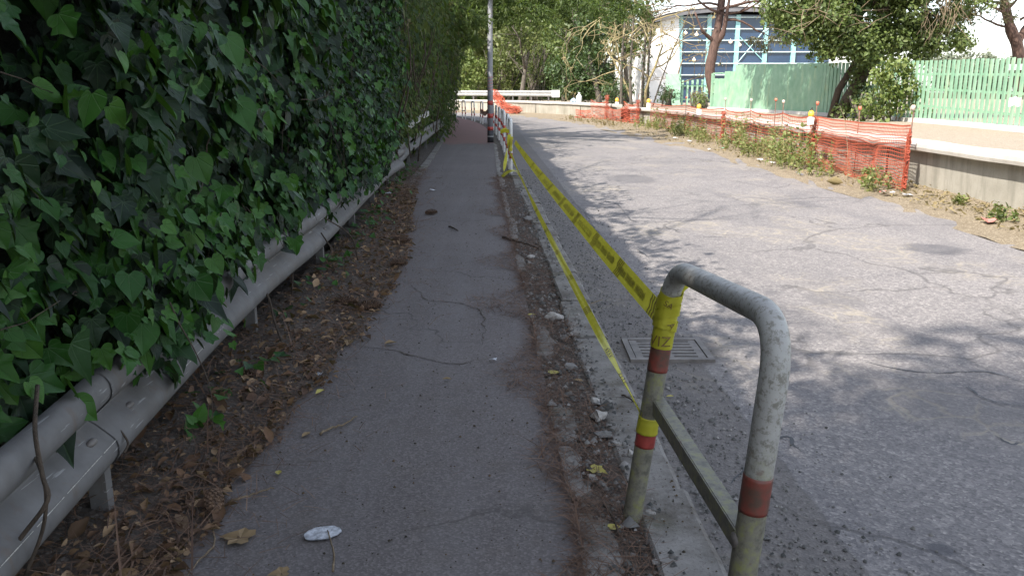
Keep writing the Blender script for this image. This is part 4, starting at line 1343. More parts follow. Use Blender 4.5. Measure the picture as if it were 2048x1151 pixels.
# ------------------------------------------------------------------ glazed hall
hall = empty('sports_hall', (17, 66, .5), 'white hall with a big blue glazed front behind the trees', 'building')
HY = 64.0
def hx(u, v=100): return atY(u, v, HY).x
xl, xr = hx(1357, 60), hx(1664, 60)
zt = atY(1480, 30, HY).z
mm = MB(); mm.box(((xl + xr) / 2, HY + .12, (zt + .4) / 2), (xr - xl, .08, zt - .4))
part('glass', mm, M['glass'], hall)
M['transom'] = m_plain('pale_teal_bar', (.42, .55, .57), (.52, .63, .64), 4, .4, 0, 0)
us = [1357, 1417, 1474, 1531, 1588, 1640]
for u in us:
    mm = MB(); x = hx(u, 80)
    mm.box((x + (.12 if u == 1357 else 0), HY, (zt + .4) / 2), (.32, .16, zt - .4)); part('mullion', mm, M['teal'], hall)
for v in (35, 58, 81, 104, 127, 150, 172):
    z = atY(1450, v, HY).z
    mm = MB(); mm.box(((xl + xr) / 2, HY - .02, z), (xr - xl - .02, .13, .075)); part('transom', mm, M['transom'], hall)
mm = MB()
for (ua, va, ub, vb) in ((1474, 127, 1531, 58), (1474, 68, 1531, 127)):
    p, q = atY(ua, va, HY - .03), atY(ub, vb, HY - .03)
    mm.tube([p, q], .035, 5)
part('brace', mm, M['teal'], hall)
# white side wall: a slab with a sloping outer edge
mm = MB()
pa = [(1358, 22), (1330, 26), (1318, 60), (1300, 110), (1290, 170), (1286, 240), (1358, 240)]
f_ = [atY(u, v, HY - .2) for u, v in pa]; f_[-1].z = f_[-2].z = .3
bk = [p + Vector((0, 14, 0)) for p in f_]
n = len(pa)
mm.add(f_ + bk, [tuple(range(n)), tuple(reversed(range(n, 2 * n)))] + [(i, i + n, (i + 1) % n + n, (i + 1) % n) for i in range(n)])
part('side_wall', mm, M['bwhite'], hall)
mm = MB(); mm.box((xr + .45, HY, zt / 2), (.9, 1.2, zt)); part('corner_pier', mm, M['bwhite'], hall)
mm = MB(); mm.box(((xl + xr) / 2, HY + 7.4, zt / 2), (xr - xl - .1, 14, zt - .1)); part('wall', mm, M['roofd'], hall)
mm = MB()
ro = [(1310, 33), (1335, 25), (1370, 18), (1420, 13), (1480, 11), (1560, 13), (1680, 20)]
rows = []
for u, v in ro:
    p = atY(u, v, HY - .7)
    rows.append([p + Vector((0, 0, -.42)), p + Vector((0, 0, -.06)), p + Vector((0, 16, .3)), p + Vector((0, 16, -.42))])
mm.grid(rows)
part('roof', mm, M['roofd'], hall)
mm = MB()
rows = []
for u, v in ro:
    p = atY(u, v, HY - .78)
    rows.append([p + Vector((0, .06, -.07)), p + Vector((0, 0, -.07)), p + Vector((0, 0, .06)), p + Vector((0, .3, .08))])
mm.grid(rows)
part('roof_edge', mm, M['bwhite'], hall)
for (u, v) in ((1371, 66), (1393, 69), (1461, 84), (1479, 90), (1388, 120)):
    mm = MB(); q = atY(u, v, HY + .02)
    mm.blob(q, (.13, .1, .1), 2, .1); mm.tube([q + Vector((0, 0, .08)), q + Vector((0, 0, .2))], .02, 5)
    part('warm_spot', mm, M['warm_glow'], hall, True)

# low green fence behind
gf = empty('low_fence', (13.2, 52, .58), 'pale green low fence seen left of the tall green fence', 'fence')
mm = MB()
xa, xb = atY(1335, 190, 52).x, atY(1418, 190, 52).x
x = xa
while x < xb:
    mm.box((x, 52, 1.35), (.12, .05, 1.55 + rnd.uniform(-.05, .05))); x += .3
part('slats', mm, M['green2'], gf)
mm = MB(); mm.box(((xa + xb) / 2, 52.06, 1.75), (xb - xa, .05, .08)); mm.box(((xa + xb) / 2, 52.06, .95), (xb - xa, .05, .08)); part('rails', mm, M['green2'], gf)
mm = MB(); mm.box((atY(1345, 190, 51.6).x, 51.5, 1.5), (.9, .06, 1.9)); part('panel', mm, M['green2'], gf)

# ------------------------------------------------------------------ tall green slatted fence
FR = [Vector((11.35, 16.6, 0)), Vector((11.55, 18.3, 0)), Vector((12.05, 25, 0)), Vector((11.4, 33, 0)), Vector((9.8, 41.5, 0))]
fl = catmull(FR, 8)
ftot = sum((b - a).length for a, b in zip(fl, fl[1:]))
gf = empty('green_fence', (12.05, 25, .58), 'tall faded green fence of upright metal slats above the pavement', 'fence')
def ftop(y): return interp([(2.16, 16), (2.2, 18.3), (2.38, 25), (2.72, 41), (2.72, 60)], y) if False else 2.2 + (y - 18.3) * .021
mm, mb2 = MB(), MB()
s = .1
while s < ftot - .3:
    c, t = along(fl, s)
    ang = math.atan2(t.y, t.x)
    nr = Vector((-t.y, t.x, 0))
    top = ftop(c.y) + rnd.uniform(-.015, .015)
    zb = .70
    k_ = min(1, max(0, (c.y - 28.5) / 3.5))
    if s > ftot - 1.3: top -= .62
    elif s > ftot - 2.4: top -= .3
    mm.box(c + nr * .03 + Vector((0, 0, (top + zb) / 2)), (.12 + .15 * k_, .035 - .015 * k_, top - zb), ang + rnd.uniform(-.03, .03))
    c2, t2 = along(fl, s + .135)
    mb2.box(c2 - nr * .035 + Vector((0, 0, (top - (.36 - .3 * k_) + zb) / 2)), (.10 + .2 * k_, .03, top - (.36 - .3 * k_) - zb), ang)
    s += .27
part('slats', mm, M['green'], gf)
part('back_slats', mb2, M['green'], gf)
for dz in (-.38, -.8, -1.28):
    mm = MB()
    for a_, b_ in zip(fl, fl[1:]):
        t = (b_ - a_).normalized(); nr = Vector((-t.y, t.x, 0))
        mid = (a_ + b_) / 2 - nr * .002
        mm.box(mid + Vector((0, 0, ftop(mid.y) + dz)), ((b_ - a_).length + .01, .022, .06), math.atan2(t.y, t.x))
    part('rail', mm, M['green'], gf)
for i, s in enumerate((.05, 1.0, ftot - .01)):
    c, t = along(fl, s)
    mm = MB(); mm.box(c + Vector((0, 0, 1.45)), (.13, .13, 1.7 if i else 1.66), math.atan2(t.y, t.x)); part('post', mm, M['green'], gf)
mm = MB()
for a_, b_ in zip(fl, fl[1:]):
    t = (b_ - a_).normalized()
    mm.box((a_ + b_) / 2 + Vector((0, 0, .62)), ((b_ - a_).length + .02, .42, .16), math.atan2(t.y, t.x))
part('plinth', mm, M['plinth'], gf)
# white band and paper seen through/on the fence
mm = MB(); mm.box((12.6, 19.4, 2.06), (.06, 4.4, .14)); o = mm.build('awning', M['white']); tag(o, 'white horizontal canopy edge seen through the tops of green slats', 'canopy')
c = atY(2022, 205, 18.2)
mm = MB(); mm.grid([[Vector((c.x - .12 + .26 * i / 4, c.y - .12 - .02 * (i % 2), c.z - .09 + .18 * j / 3 + .02 * (i % 3))) for i in range(5)] for j in range(4)])
o = mm.build('paper_notice', M['white']); tag(o, 'torn white sheet stuck on the green fence near its right end', 'paper')

# creeper on the fence
cr = empty('creeper', (11.8, 25.6, .58), 'yellow-green creeper climbing the middle of the green fence', 'plant')
rr = random.Random(151)
cs = []
for k in range(95):
    v = rr.uniform(120, 238); f = (v - 120) / 118
    u = rr.gauss(1798 - f * 18, 26 + 10 * f)
    if 195 < v and rr.random() < .3: u -= 45
    Y = rr.uniform(25.0, 25.7)
    p = atY(u, v, Y)
    cs.append((tuple(p), (.25, .2, .23)))
clumps(cs, 260, [IVY_HEART, LEAF, IVY_TRI], 'leaves', M['yel'], cr, (.07, .15), .4)
mm = MB()
for k in range(14):
    a_ = atY(1775 + rr.uniform(-25, 25), 238, 25.6); b_ = atY(1795 + rr.uniform(-40, 40), rr.uniform(120, 180), 25.6)
    a_.z = .6
    mm.tube(catmull([a_, a_.lerp(b_, .5) + Vector((rr.uniform(-.2, .2), 0, 0)), b_], 4), .012, 4)
part('stems', mm, M['twig'], cr, True)
# dark brushwood at the foot of the ivy-clad tree
bush('brushwood', 1682, 1752, 168, 27.6, .58, 'treed', 'dark tangled brush at the foot of the ivy-clad tree', 152, 22, .3, 190, (.07, .14), stems=10)

# ------------------------------------------------------------------ barriers
def bend_path(p0, p1, p2, p3, r, n=6):
    """leg base p0, corner p1, corner p2, leg base p3 with rounded corners"""
    out = [p0]
    for a_, b_, c_ in ((p0, p1, p2), (p1, p2, p3)):
        d1, d2 = (a_ - b_).normalized(), (c_ - b_).normalized()
        s_, e_ = b_ + d1 * r, b_ + d2 * r
        for i in range(n + 1):
            t = i / n
            out.append(s_ * (1 - t) ** 2 + b_ * 2 * t * (1 - t) + e_ * t * t)
    out.append(p3)
    return out
def densify(pts, step=.06):
    out = [pts[0]]
    for a_, b_ in zip(pts, pts[1:]):
        k = max(1, int((b_ - a_).length / step))
        for i in range(1, k + 1): out.append(a_.lerp(b_, i / k))
    return out
def sub(poly, s0, s1, n=6):
    return [along(poly, s0 + (s1 - s0) * i / n)[0] for i in range(n + 1)]

LB, LT = atY(1262, 1046, 2.70), atY(1349, 536, 2.70)
RT, RB = atY(1566, 640, 1.80), atY(1488, 1130, 1.80)
RBASE = RT + (RB - RT) * ((RT.z + .1) / (RT.z - RB.z))
nb_ = empty('street_barrier', (LB.x, 2.25, 0), 'nearest hooped barrier of mossy grey pipe leaning beside the kerb', 'barrier', 'hooped barriers along the kerb')
LBASE = LB + (LB - LT).normalized() * .12
hoop = densify(bend_path(LBASE, LT, RT, RBASE, .15, 8))
RAD = .034
mm = MB(); mm.tube(hoop, RAD, 20); part('frame', mm, M['mossy'], nb_, True)
# crossbar: flat steel on edge
ca, cb = atY(1308, 808, 2.70), atY(1478, 1078, 1.80)
d = (cb - ca).normalized(); upv = Vector((0, 0, 1)); sd_ = d.cross(upv).normalized(); upv = sd_.cross(d)
mm = MB()
def barbox(mm, a_, b_, hw, hh):
    vs = [p + sd_ * x * hw + upv * z * hh for p in (a_, b_) for x, z in ((-1, -1), (1, -1), (1, 1), (-1, 1))]
    mm.add(vs, [(0, 1, 2, 3), (7, 6, 5, 4), (0, 4, 5, 1), (1, 5, 6, 2), (2, 6, 7, 3), (3, 7, 4, 0)])
barbox(mm, ca, cb, .012, .026)
barbox(mm, ca - sd_ * .012 + upv * .024, cb - sd_ * .012 + upv * .024, .02, .004)
part('crossbar', mm, M['bar'], nb_)
for q_ in (ca, cb):
    mm = MB(); mm.blob(q_, (.02, .02, .025), 2, .3, 3); part('weld', mm, M['iron'], nb_, True)
def leg_z(poly, z, first=True):
    """arc length where the leg passes height z"""
    d_ = 0
    seq = list(zip(poly, poly[1:]))
    if not first:
        tot = sum((b - a).length for a, b in seq); d_ = tot
        for b_, a_ in reversed(seq):
            l = (b_ - a_).length
            if (a_.z - z) * (b_.z - z) <= 0 and abs(a_.z - b_.z) > 1e-6: return d_ - l * (z - a_.z) / (b_.z - a_.z)
            d_ -= l
        return tot
    for a_, b_ in seq:
        l = (b_ - a_).length
        if (a_.z - z) * (b_.z - z) <= 0 and abs(a_.z - b_.z) > 1e-6: return d_ + l * (z - a_.z) / (b_.z - a_.z)
        d_ += l
    return 0
def zl(u, v): return atY(u, v, 2.70).z
def zr(u, v): return atY(u, v, 1.80).z
def ring(zlo, zhi, first, mat, name, par, r, lab=None, wav=0.0):
    s0, s1 = sorted((leg_z(hoop, zlo, first), leg_z(hoop, zhi, first)))
    mm = MB(); pts = sub(hoop, s0, s1, 10)
    mm.tube(pts, [r + wav * noise.noise(Vector((i * 1.7, 2, 0))) for i in range(len(pts))], 20)
    return part(name, mm, mat, par, True, lab)
ring(zl(1322, 740), zl(1330, 690), True, M['red_band_dull'], 'reflective_band', nb_, RAD + .0012)
ring(zl(1290, 890), zl(1296, 850), True, M['red_band'], 'reflective_band', nb_, RAD + .0012)
ring(zr(1510, 1020), zr(1520, 948), False, M['red_band_dull'], 'reflective_band', nb_, RAD + .0012)

# tape wound on the near post (a thing hanging on the barrier)
wr = empty('tape_wrap', (LB.x, 2.7, .6), 'yellow printed tape wound round the top of the nearest barrier leg', 'tape')
s0, s1 = leg_z(hoop, zl(1328, 693)), leg_z(hoop, zl(1352, 580))
mm = MB()
pts = sub(hoop, s0, s1, 26)
ax = (pts[-1] - pts[0]).normalized()
mm.tube(pts, [RAD + .003 + .0035 * abs(noise.noise(Vector((i * .8, 5, 0)))) * (1 if i < 25 else .3) for i in range(27)], 24, False)
for (f, tilt, wd) in ((.42, .012, .018), (.62, -.02, .02), (.86, .018, .016)):   # overlapping turns
    c = pts[0].lerp(pts[-1], f)
    rows = []
    a1 = Vector((1, 0, 0)) - ax * ax.x; a1.normalize(); a2 = ax.cross(a1)
    for k in range(33):
        g_ = 2 * PI * k / 32
        dd = a1 * math.cos(g_) + a2 * math.sin(g_)
        off = tilt * math.sin(g_ * 1.0 + f * 9)
        rows.append([c + dd * (RAD + .008 + .002 * math.sin(5 * g_)) + ax * (off + w_) for w_ in (-wd, 0, wd * (1 + .2 * math.sin(3 * g_)))])
    mm.grid(rows)
e = pts[-1]
mm.grid([[e + Vector((.02 + .02 * i, -.02 - .004 * i, -.012 + .02 * i + .012 * j)) for i in range(4)] for j in range(3)])
part('winding', mm, M['tape'], wr, True)
# dark letters following the curve of the pipe
def letters(txt, f, angle0, h, par, rot=0.0):
    cu = bpy.data.curves.new('letters', 'FONT'); cu.body = txt; cu.size = h
    ob = bpy.data.objects.new('letters', cu); COL.objects.link(ob)
    dg = bpy.context.evaluated_depsgraph_get()
    me = ob.evaluated_get(dg).to_mesh()
    bm = bmesh.new(); bm.from_mesh(me)
    bmesh.ops.subdivide_edges(bm, edges=bm.edges[:], cuts=1)
    co = [v.co.copy() for v in bm.verts]; fs = [[v.index for v in f_.verts] for f_ in bm.faces]
    bm.free(); bpy.data.objects.remove(ob); bpy.data.curves.remove(cu)
    c0 = pts[0].lerp(pts[-1], f)
    vx = Vector((0, 0, 0)) - Vector((c0.x, c0.y, 0)); vx = (vx - ax * vx.dot(ax)).normalized()   # towards the viewer's side of the road
    vy = ax.cross(vx)
    vs = []
    for q in co:
        x, y = q.x * math.cos(rot) - q.y * math.sin(rot), q.x * math.sin(rot) + q.y * math.cos(rot)
        g_ = angle0 + x / (RAD + .008)
        vs.append(c0 + (vx * math.cos(g_) + vy * math.sin(g_)) * (RAD + .0105) + ax * y)
    mm = MB(); mm.add(vs, fs); part('lettering', mm, M['ink'], par)
letters('VIZ', .06, -1.15, .052, wr, .08)
letters('A', .47, .1, .034, wr, -.9)
letters('SA', .80, -.5, .028, wr, -.4)
ring(zl(1296, 864), zl(1302, 832), True, M['tape'], 'winding', wr, RAD + .004, None, .003)

# the two taut tapes
def ribbon(A, B, wid, sag, twist, n=60, wv=0.0, seed=0):
    rows = []
    for i in range(n + 1):
        t = i / n
        c = A.lerp(B, t); c.z -= sag * 4 * t * (1 - t)
        dirv = (B - A).normalized()
        side = dirv.cross(Vector((0, 0, 1))).normalized(); up = side.cross(dirv)
        a_ = twist(t)
        w_ = wid * (1 if not callable(wid) else 1) if not callable(wid) else wid(t)
        ax_ = up * math.cos(a_) + side * math.sin(a_)
        nn = dirv.cross(ax_)
        rows.append([c + ax_ * (w_ * f) + nn * (wv * math.sin(9 * f + 30 * t + seed)) for f in (-.5, -.25, 0, .25, .5)])
    return rows
def on_ribbon(rows, t, f, off):
    n = len(rows) - 1
    i = min(n - 1, int(t * n)); k = t * n - i
    def pt(r, f):
        g_ = (f + .5) * 4; j = min(3, int(g_)); return r[j].lerp(r[j + 1], g_ - j)
    p = pt(rows[i], f).lerp(pt(rows[i + 1], f), k)
    nn = (rows[i + 1][2] - rows[i][2]).cross(rows[i][4] - rows[i][0]).normalized()
    return p + nn * off
def marks(rows, spots, bars=4, text=True, L=1.0, tot=13.0):
    mm = MB()
    for t in spots:
        for b in range(bars):
            for sgn in (1, -1):
                tt = t + b * .035 / tot
                q = []
                for k in range(7):
                    f = -.47 + .94 * k / 6
                    wob = .010 / tot * math.sin(f * 11)
                    q.append((on_ribbon(rows, tt + wob, f, .0015 * sgn), on_ribbon(rows, tt + wob + .012 / tot, f, .0015 * sgn)))
                mm.add([p for pr_ in q for p in pr_], [(2 * k, 2 * k + 1, 2 * k + 3, 2 * k + 2) for k in range(6)])
        if text:
            tt = t + .22 / tot
            k = 0
            while k < 26:
                if k % 9 != 8:
                    for sgn in (1, -1):
                        h0, h1 = -.20, rnd.choice((.12, .2, .2))
                        a_ = [on_ribbon(rows, tt + x, f, .0015 * sgn) for x, f in ((0, h0), (.010 / tot, h0), (.010 / tot, h1), (0, h1))]
                        mm.add(a_, [(0, 1, 2, 3)])
                        if rnd.random() < .6:
                            hh = rnd.choice((h0, 0, h1 - .06))
                            a_ = [on_ribbon(rows, tt + x, f, .0015 * sgn) for x, f in ((.008 / tot, hh), (.021 / tot, hh), (.021 / tot, hh + .06), (.008 / tot, hh + .06))]
                            mm.add(a_, [(0, 1, 2, 3)])
                tt += .024 / tot; k += 1
    return mm
B2 = Vector((-.03, 15.3, 0))
A1, E1 = atY(1319, 628, 2.68), atY(1030, 284, 15.3)
t1 = empty('barrier_tape', (.3, 8, .5), 'upper broad yellow warning tape stretched between near and far barriers', 'tape', 'yellow tapes strung between barriers')
rows = ribbon(A1, E1, .078, .03, lambda t: .25 + .5 * t + .35 * math.sin(t * 5), 80, .002)
mm = MB(); mm.grid(rows); part('strip', mm, M['tape'], t1, True)
part('printing', marks(rows, [.004, .062, .125, .195, .27, .36, .46, .57, .70, .83], 4, False), M['ink'], t1)
M['ink2'] = m_plain('worn_tape_ink', (.27, .23, .025), (.38, .34, .04), 60, .5, 0, 0)
part('small_print', marks(rows, [.004, .062, .125, .195, .27, .36, .46], 0, True), M['ink2'], t1)
A2, E2 = atY(1284, 832, 2.68), atY(1021, 306, 15.3)
t2 = empty('barrier_tape', (.3, 8, .3), 'lower narrow twisted yellow tape running from the near barrier foot', 'tape', 'yellow tapes strung between barriers')
rows = ribbon(A2, E2, lambda t: .026 + .014 * min(1, t * 9), .05, lambda t: .55 + 2.2 * max(0, .09 - t) * 12 + .5 * math.sin(t * 7), 80, .003, 2)
mm = MB(); mm.grid(rows); part('strip', mm, M['tape'], t2, True)
part('printing', marks(rows, [.028, .055, .115, .18, .25, .33, .43, .56], 4, False), M['ink'], t2)

# generic hoop barrier further on
def hoop_parts(root):
    w_, h_, r_ = .95, .97, .03
    pa_ = densify(bend_path(Vector((0, 0, -.1)), Vector((0, 0, h_)), Vector((0, w_, h_)), Vector((0, w_, -.1)), .16, 6), .12)
    mm = MB(); mm.tube(pa_, r_, 12)
    mm.build('frame', M['white_paint'], root, True)
    mm = MB(); mm.box((0, w_ / 2, .45), (.022, w_ - .04, .045)); mm.build('crossbar', M['white_paint'], root)
    for y in (0, w_):
        for (z0, z1) in ((.55, .66), (.28, .38)):
            mm = MB(); mm.tube([(0, y, z0), (0, y, z1)], r_ + .002, 12); mm.build('reflective_band', M['red_bright'], root, True)
    return root
BL = [(-.02, 15.3), (-.10, 18.1), (-.19, 20.7), (-.28, 23.3), (-.40, 26.0), (-.55, 29.0), (-.72, 32.2), (-.95, 35.4), (-1.35, 38.6), (-1.85, 41.6), (-2.45, 44.4), (-3.1, 47.0)]
bl_lab = ['white and red hooped barrier with yellow tape tied round it', 'white hooped barrier directly behind the taped one', 'third white hooped barrier in the row past the tape', 'white hooped barrier just before the lamp post', 'white hooped barrier just past the lamp post base', 'white hooped barrier second past the lamp post', 'hooped barrier halfway round the bend start', 'hooped barrier partly behind the lamp post foot', 'hooped barrier left of the lamp post nearest it', 'hooped barrier second left of the lamp post', 'hooped barrier last but one at the far bend', 'farthest hooped barrier at the bend by the hedge']
proto = None
for i, (x, y) in enumerate(BL):
    nx = BL[min(i + 1, len(BL) - 1)]; pv = BL[max(0, i - 1)]
    rz = math.atan2(nx[1] - pv[1], nx[0] - pv[0]) - PI / 2
    if proto is None:
        o = empty('street_barrier', (x, y, 0), bl_lab[i], 'barrier', 'hooped barriers along the kerb', rz)
        hoop_parts(o); proto = o
    else:
        o = proto.copy(); COL.objects.link(o)
        o.location = (x, y, 0); o.rotation_euler = (rnd.uniform(-.03, .03), rnd.uniform(-.03, .05), rz)
        o['label'] = bl_lab[i]
        for ch in proto.children:
            c = ch.copy(); COL.objects.link(c); c.parent = o
# tape tied on the first of them
kn = empty('tape_knot', (-.03, 15.3, .5), 'yellow tape knotted on the far barrier with a tail dropping to the path', 'tape')
mm = MB()
for (z0, z1, r_) in ((.42, .62, .036), (.62, .68, .05)):
    mm.tube([(-.03, 15.28, z) for z in np.linspace(z0, z1, 6)], [r_ + .006 * math.sin(k * 2.1) for k in range(6)], 12, False)
part('winding', mm, M['tape'], kn, True)
mm = MB()
tl_ = [Vector((-.05, 15.2, .72)), Vector((-.09, 15.05, .45)), Vector((-.13, 14.9, .18)), Vector((-.15, 14.8, .03))]
ct = catmull(tl_, 6)
mm.grid([[p + Vector((-.03 * math.cos(i * .3), .01, 0)), p + Vector((.03 * math.cos(i * .3), -.02, 0))] for i, p in enumerate(ct)])
ct = catmull([Vector((-.02, 15.3, .76)), Vector((-.12, 15.4, .78)), Vector((-.22, 15.6, .75)), Vector((-.1, 16.1, .78))], 6)
mm.grid([[p + Vector((0, 0, -.035)), p + Vector((0, 0, .035))] for p in ct])
ct = catmull([Vector((-.18, 14.7, .015)), Vector((-.06, 14.75, .10)), Vector((.06, 14.8, .11)), Vector((.12, 14.65, .05)), Vector((.16, 14.4, .012))], 6)
mm.grid([[p + Vector((.02, -.12, -.01)), p + Vector((0, 0, .02 * math.sin(i))), p + Vector((-.02, .13, 0))] for i, p in enumerate(ct)])
part('tail', mm, M['tape'], kn, True)
# red-white tape remnant by the far barriers
mm = MB(); ct = catmull([Vector((-1.05, 36, .62)), Vector((-1.2, 37, .5)), Vector((-1.45, 38.6, .6))], 5)
mm.grid([[p + Vector((0, 0, -.1)), p + Vector((0, 0, .1))] for p in ct]); o = mm.build('tape_scrap', M['red_band']); tag(o, 'red tape scrap tied between barriers left of the lamp post', 'tape')

# ------------------------------------------------------------------ lamp post
LX, LY = gp(981, 285).x, gp(981, 285).y
lp = empty('lamp_post', (LX, LY, 0), 'tall grey lamp post with red bands and black foot on the path edge', 'lamp post')
def lz(v): return atY(981, v, LY).z
mm = MB(); mm.tube([(LX, LY, -.1), (LX, LY, 2.0), (LX + .02, LY, 4.5), (LX + .04, LY, 8.0)], [.088, .078, .066, .05], 20); part('pole', mm, M['pole'], lp, True)
for (v0, v1, mt) in ((287, 261, 'black'), (260.5, 253.5, 'red_bright'), (236, 227.5, 'red_bright'), (210, 201.5, 'red_bright')):
    mm = MB(); mm.tube([(LX, LY, max(lz(v0), -.05)), (LX, LY, lz(v1))], [.092 if v1 > 260 else .088] * 2, 20); part('band', mm, M[mt], lp, True)
mm = MB(); mm.tube([(LX, LY, lz(273)), (LX, LY, lz(272))], .0935, 20); part('band', mm, M['white'], lp, True, 'thin white ring')
mm = MB()
for k in range(5):   # faded spiral of red and white film
    rows = []
    for j in range(25):
        g_ = 2 * PI * j / 24
        z = lz(186) + k * .085 + .10 * j / 24
        q = Vector((LX + .082 * math.cos(g_), LY + .082 * math.sin(g_), z))
        rows.append([q, q + Vector((0, 0, .035))])
    mm.grid(rows)
part('spiral_film', mm, m_plain('faded_pink_film', (.36, .19, .2), (.46, .28, .29), 9, .5, 0, 0), lp, True)
mm = MB(); mm.tube([(LX + .04, LY, 7.9), (LX + .5, LY + .3, 8.15), (LX + 1.3, LY + .6, 8.25)], [.045, .04, .035], 10); part('arm', mm, M['pole'], lp, True)
mm = MB(); mm.blob((LX + 1.6, LY + .7, 8.25), (.38, .16, .08), 2, 0); part('lamp_head', mm, M['galv'], lp, True)

# ------------------------------------------------------------------ drain grate
ga, gb = gp(1238, 682, -.06), gp(1258, 722, -.06)
gx0, gx1, gy0, gy1 = .70, 1.20, gb.y - .02, ga.y + .02
dg_ = empty('drain_grate', ((gx0 + gx1) / 2, (gy0 + gy1) / 2, -.06), 'square iron drain grate set in the gutter behind the near barrier', 'drain')
zt_ = -.042
mm = MB()
def slab(mm, x0, x1, y0, y1, z0, z1): mm.box(((x0 + x1) / 2, (y0 + y1) / 2, (z0 + z1) / 2), (x1 - x0, y1 - y0, z1 - z0))
fw = .035
slab(mm, gx0, gx1, gy0, gy0 + fw, -.08, zt_); slab(mm, gx0, gx1, gy1 - fw, gy1, -.08, zt_)
slab(mm, gx0, gx0 + fw, gy0 + fw, gy1 - fw, -.08, zt_); slab(mm, gx1 - fw, gx1, gy0 + fw, gy1 - fw, -.08, zt_)
part('frame', mm, M['iron'], dg_)
mm = MB()
ix0, ix1, iy0, iy1 = gx0 + fw + .006, gx1 - fw - .006, gy0 + fw + .006, gy1 - fw - .006
z0_, z1_ = -.075, zt_ - .004
slab(mm, ix0, ix0 + .045, iy0, iy1, z0_, z1_); slab(mm, ix1 - .045, ix1, iy0, iy1, z0_, z1_)
cxm = (ix0 + ix1) / 2
slab(mm, cxm - .02, cxm + .02, iy0, iy1, z0_, z1_)
nbars = 6
pitch = (iy1 - iy0) / nbars
for k in range(nbars + 1):
    y0_ = iy0 + k * pitch - .019; y1_ = y0_ + .038
    y0_, y1_ = max(iy0, y0_), min(iy1, y1_)
    slab(mm, ix0 + .045, cxm - .02, y0_, y1_, z0_, z1_); slab(mm, cxm + .02, ix1 - .045, y0_, y1_, z0_, z1_)
part('grating', mm, M['iron'], dg_)
mm = MB(); slab(mm, ix0 - .004, ix1 + .004, iy0 - .004, iy1 + .004, -.079, -.0745 + .012); part('pit_shade_slab', mm, M['dark'], dg_)  # shallow slab under the bars, coloured as the drain's shade

# ------------------------------------------------------------------ orange netting
NP = [(6.05, 12.75), (6.1, 16.9), (6.22, 19.4), (6.3, 22.3), (6.35, 25.2), (6.3, 30.6), (5.9, 35.9)]
on = empty('orange_netting', (6.2, 20, -.06), 'sagging orange plastic safety net on rusty rods along the verge', 'netting')
def strand(mm, pts, w_, up):
    """flat plastic strand: box section"""
    pts = [Vector(p) for p in pts]
    vs = []
    for i, p in enumerate(pts):
        t = (pts[min(i + 1, len(pts) - 1)] - pts[max(0, i - 1)]).normalized()
        if up: a_ = Vector((0, 0, 1)); 
        else: a_ = Vector((0, 1, 0))
        a_ = (a_ - t * a_.dot(t)).normalized(); b_ = t.cross(a_)
        vs += [p + a_ * w_ + b_ * .0015, p - a_ * w_ + b_ * .0015, p - a_ * w_ - b_ * .0015, p + a_ * w_ - b_ * .0015]
    fs = []
    for i in range(len(pts) - 1):
        for k in range(4): fs.append((4 * i + k, 4 * i + (k + 1) % 4, 4 * i + 4 + (k + 1) % 4, 4 * i + 4 + k))
    mm.add(vs, fs)
def netpanel(a_, b_, zb, za, nh, nv, sag, crump, seed, wh=.006, wv=.004, lowdense=True):
    mm = MB()
    A_, B_ = Vector((a_[0], a_[1], 0)), Vector((b_[0], b_[1], 0))
    nr = (B_ - A_).normalized().cross(Vector((0, 0, 1)))
    def P(s, t):
        f = t
        z = zb + (za - zb) * f - sag * 4 * s * (1 - s) * (.3 + .7 * t)
        z += .018 * noise.noise(Vector((s * 6 + seed, t * 9, 1))) + crump * (1 - t) * .12 * noise.noise(Vector((s * 9 + seed, t * 5, 8)))
        q = A_.lerp(B_, s) + nr * (.05 * noise.noise(Vector((s * 4 + seed, t * 2, 3))) + crump * (1 - t) * .18 * noise.noise(Vector((s * 7 + seed, t * 6, 5))))
        q.z = z
        return q
    N_ = max(14, nv // 3)
    for j in range(nh + 1):
        t = j / nh
        if lowdense: t = t ** 1.25
        strand(mm, [P(i / N_, t) for i in range(N_ + 1)], wh * (2.0 if j in (0, nh) else 1), True)
    for i in range(nv + 1):
        s_ = i / nv
        strand(mm, [P(s_, (j / 8)) for j in range(9)], wv, False)
    return mm
zs = [(-.02, .98), (-.02, 1.0), (0, .98), (.0, .96), (.0, .97), (0, .98), (0, .95)]
for i in range(len(NP) - 1):
    L_ = math.hypot(NP[i + 1][0] - NP[i][0], NP[i + 1][1] - NP[i][1])
    far = i >= 1
    mm = netpanel(NP[i], NP[i + 1], zs[i][0], zs[i][1], 23 if not far else 15, int(L_ / (.05 if not far else .16)), (.03 if not far else .07), 1.0 if not far else .5, i * 13.1, .0065 if not far else .0075, .0032 if not far else .0026)
    part('net_panel', mm, M['net'], on)
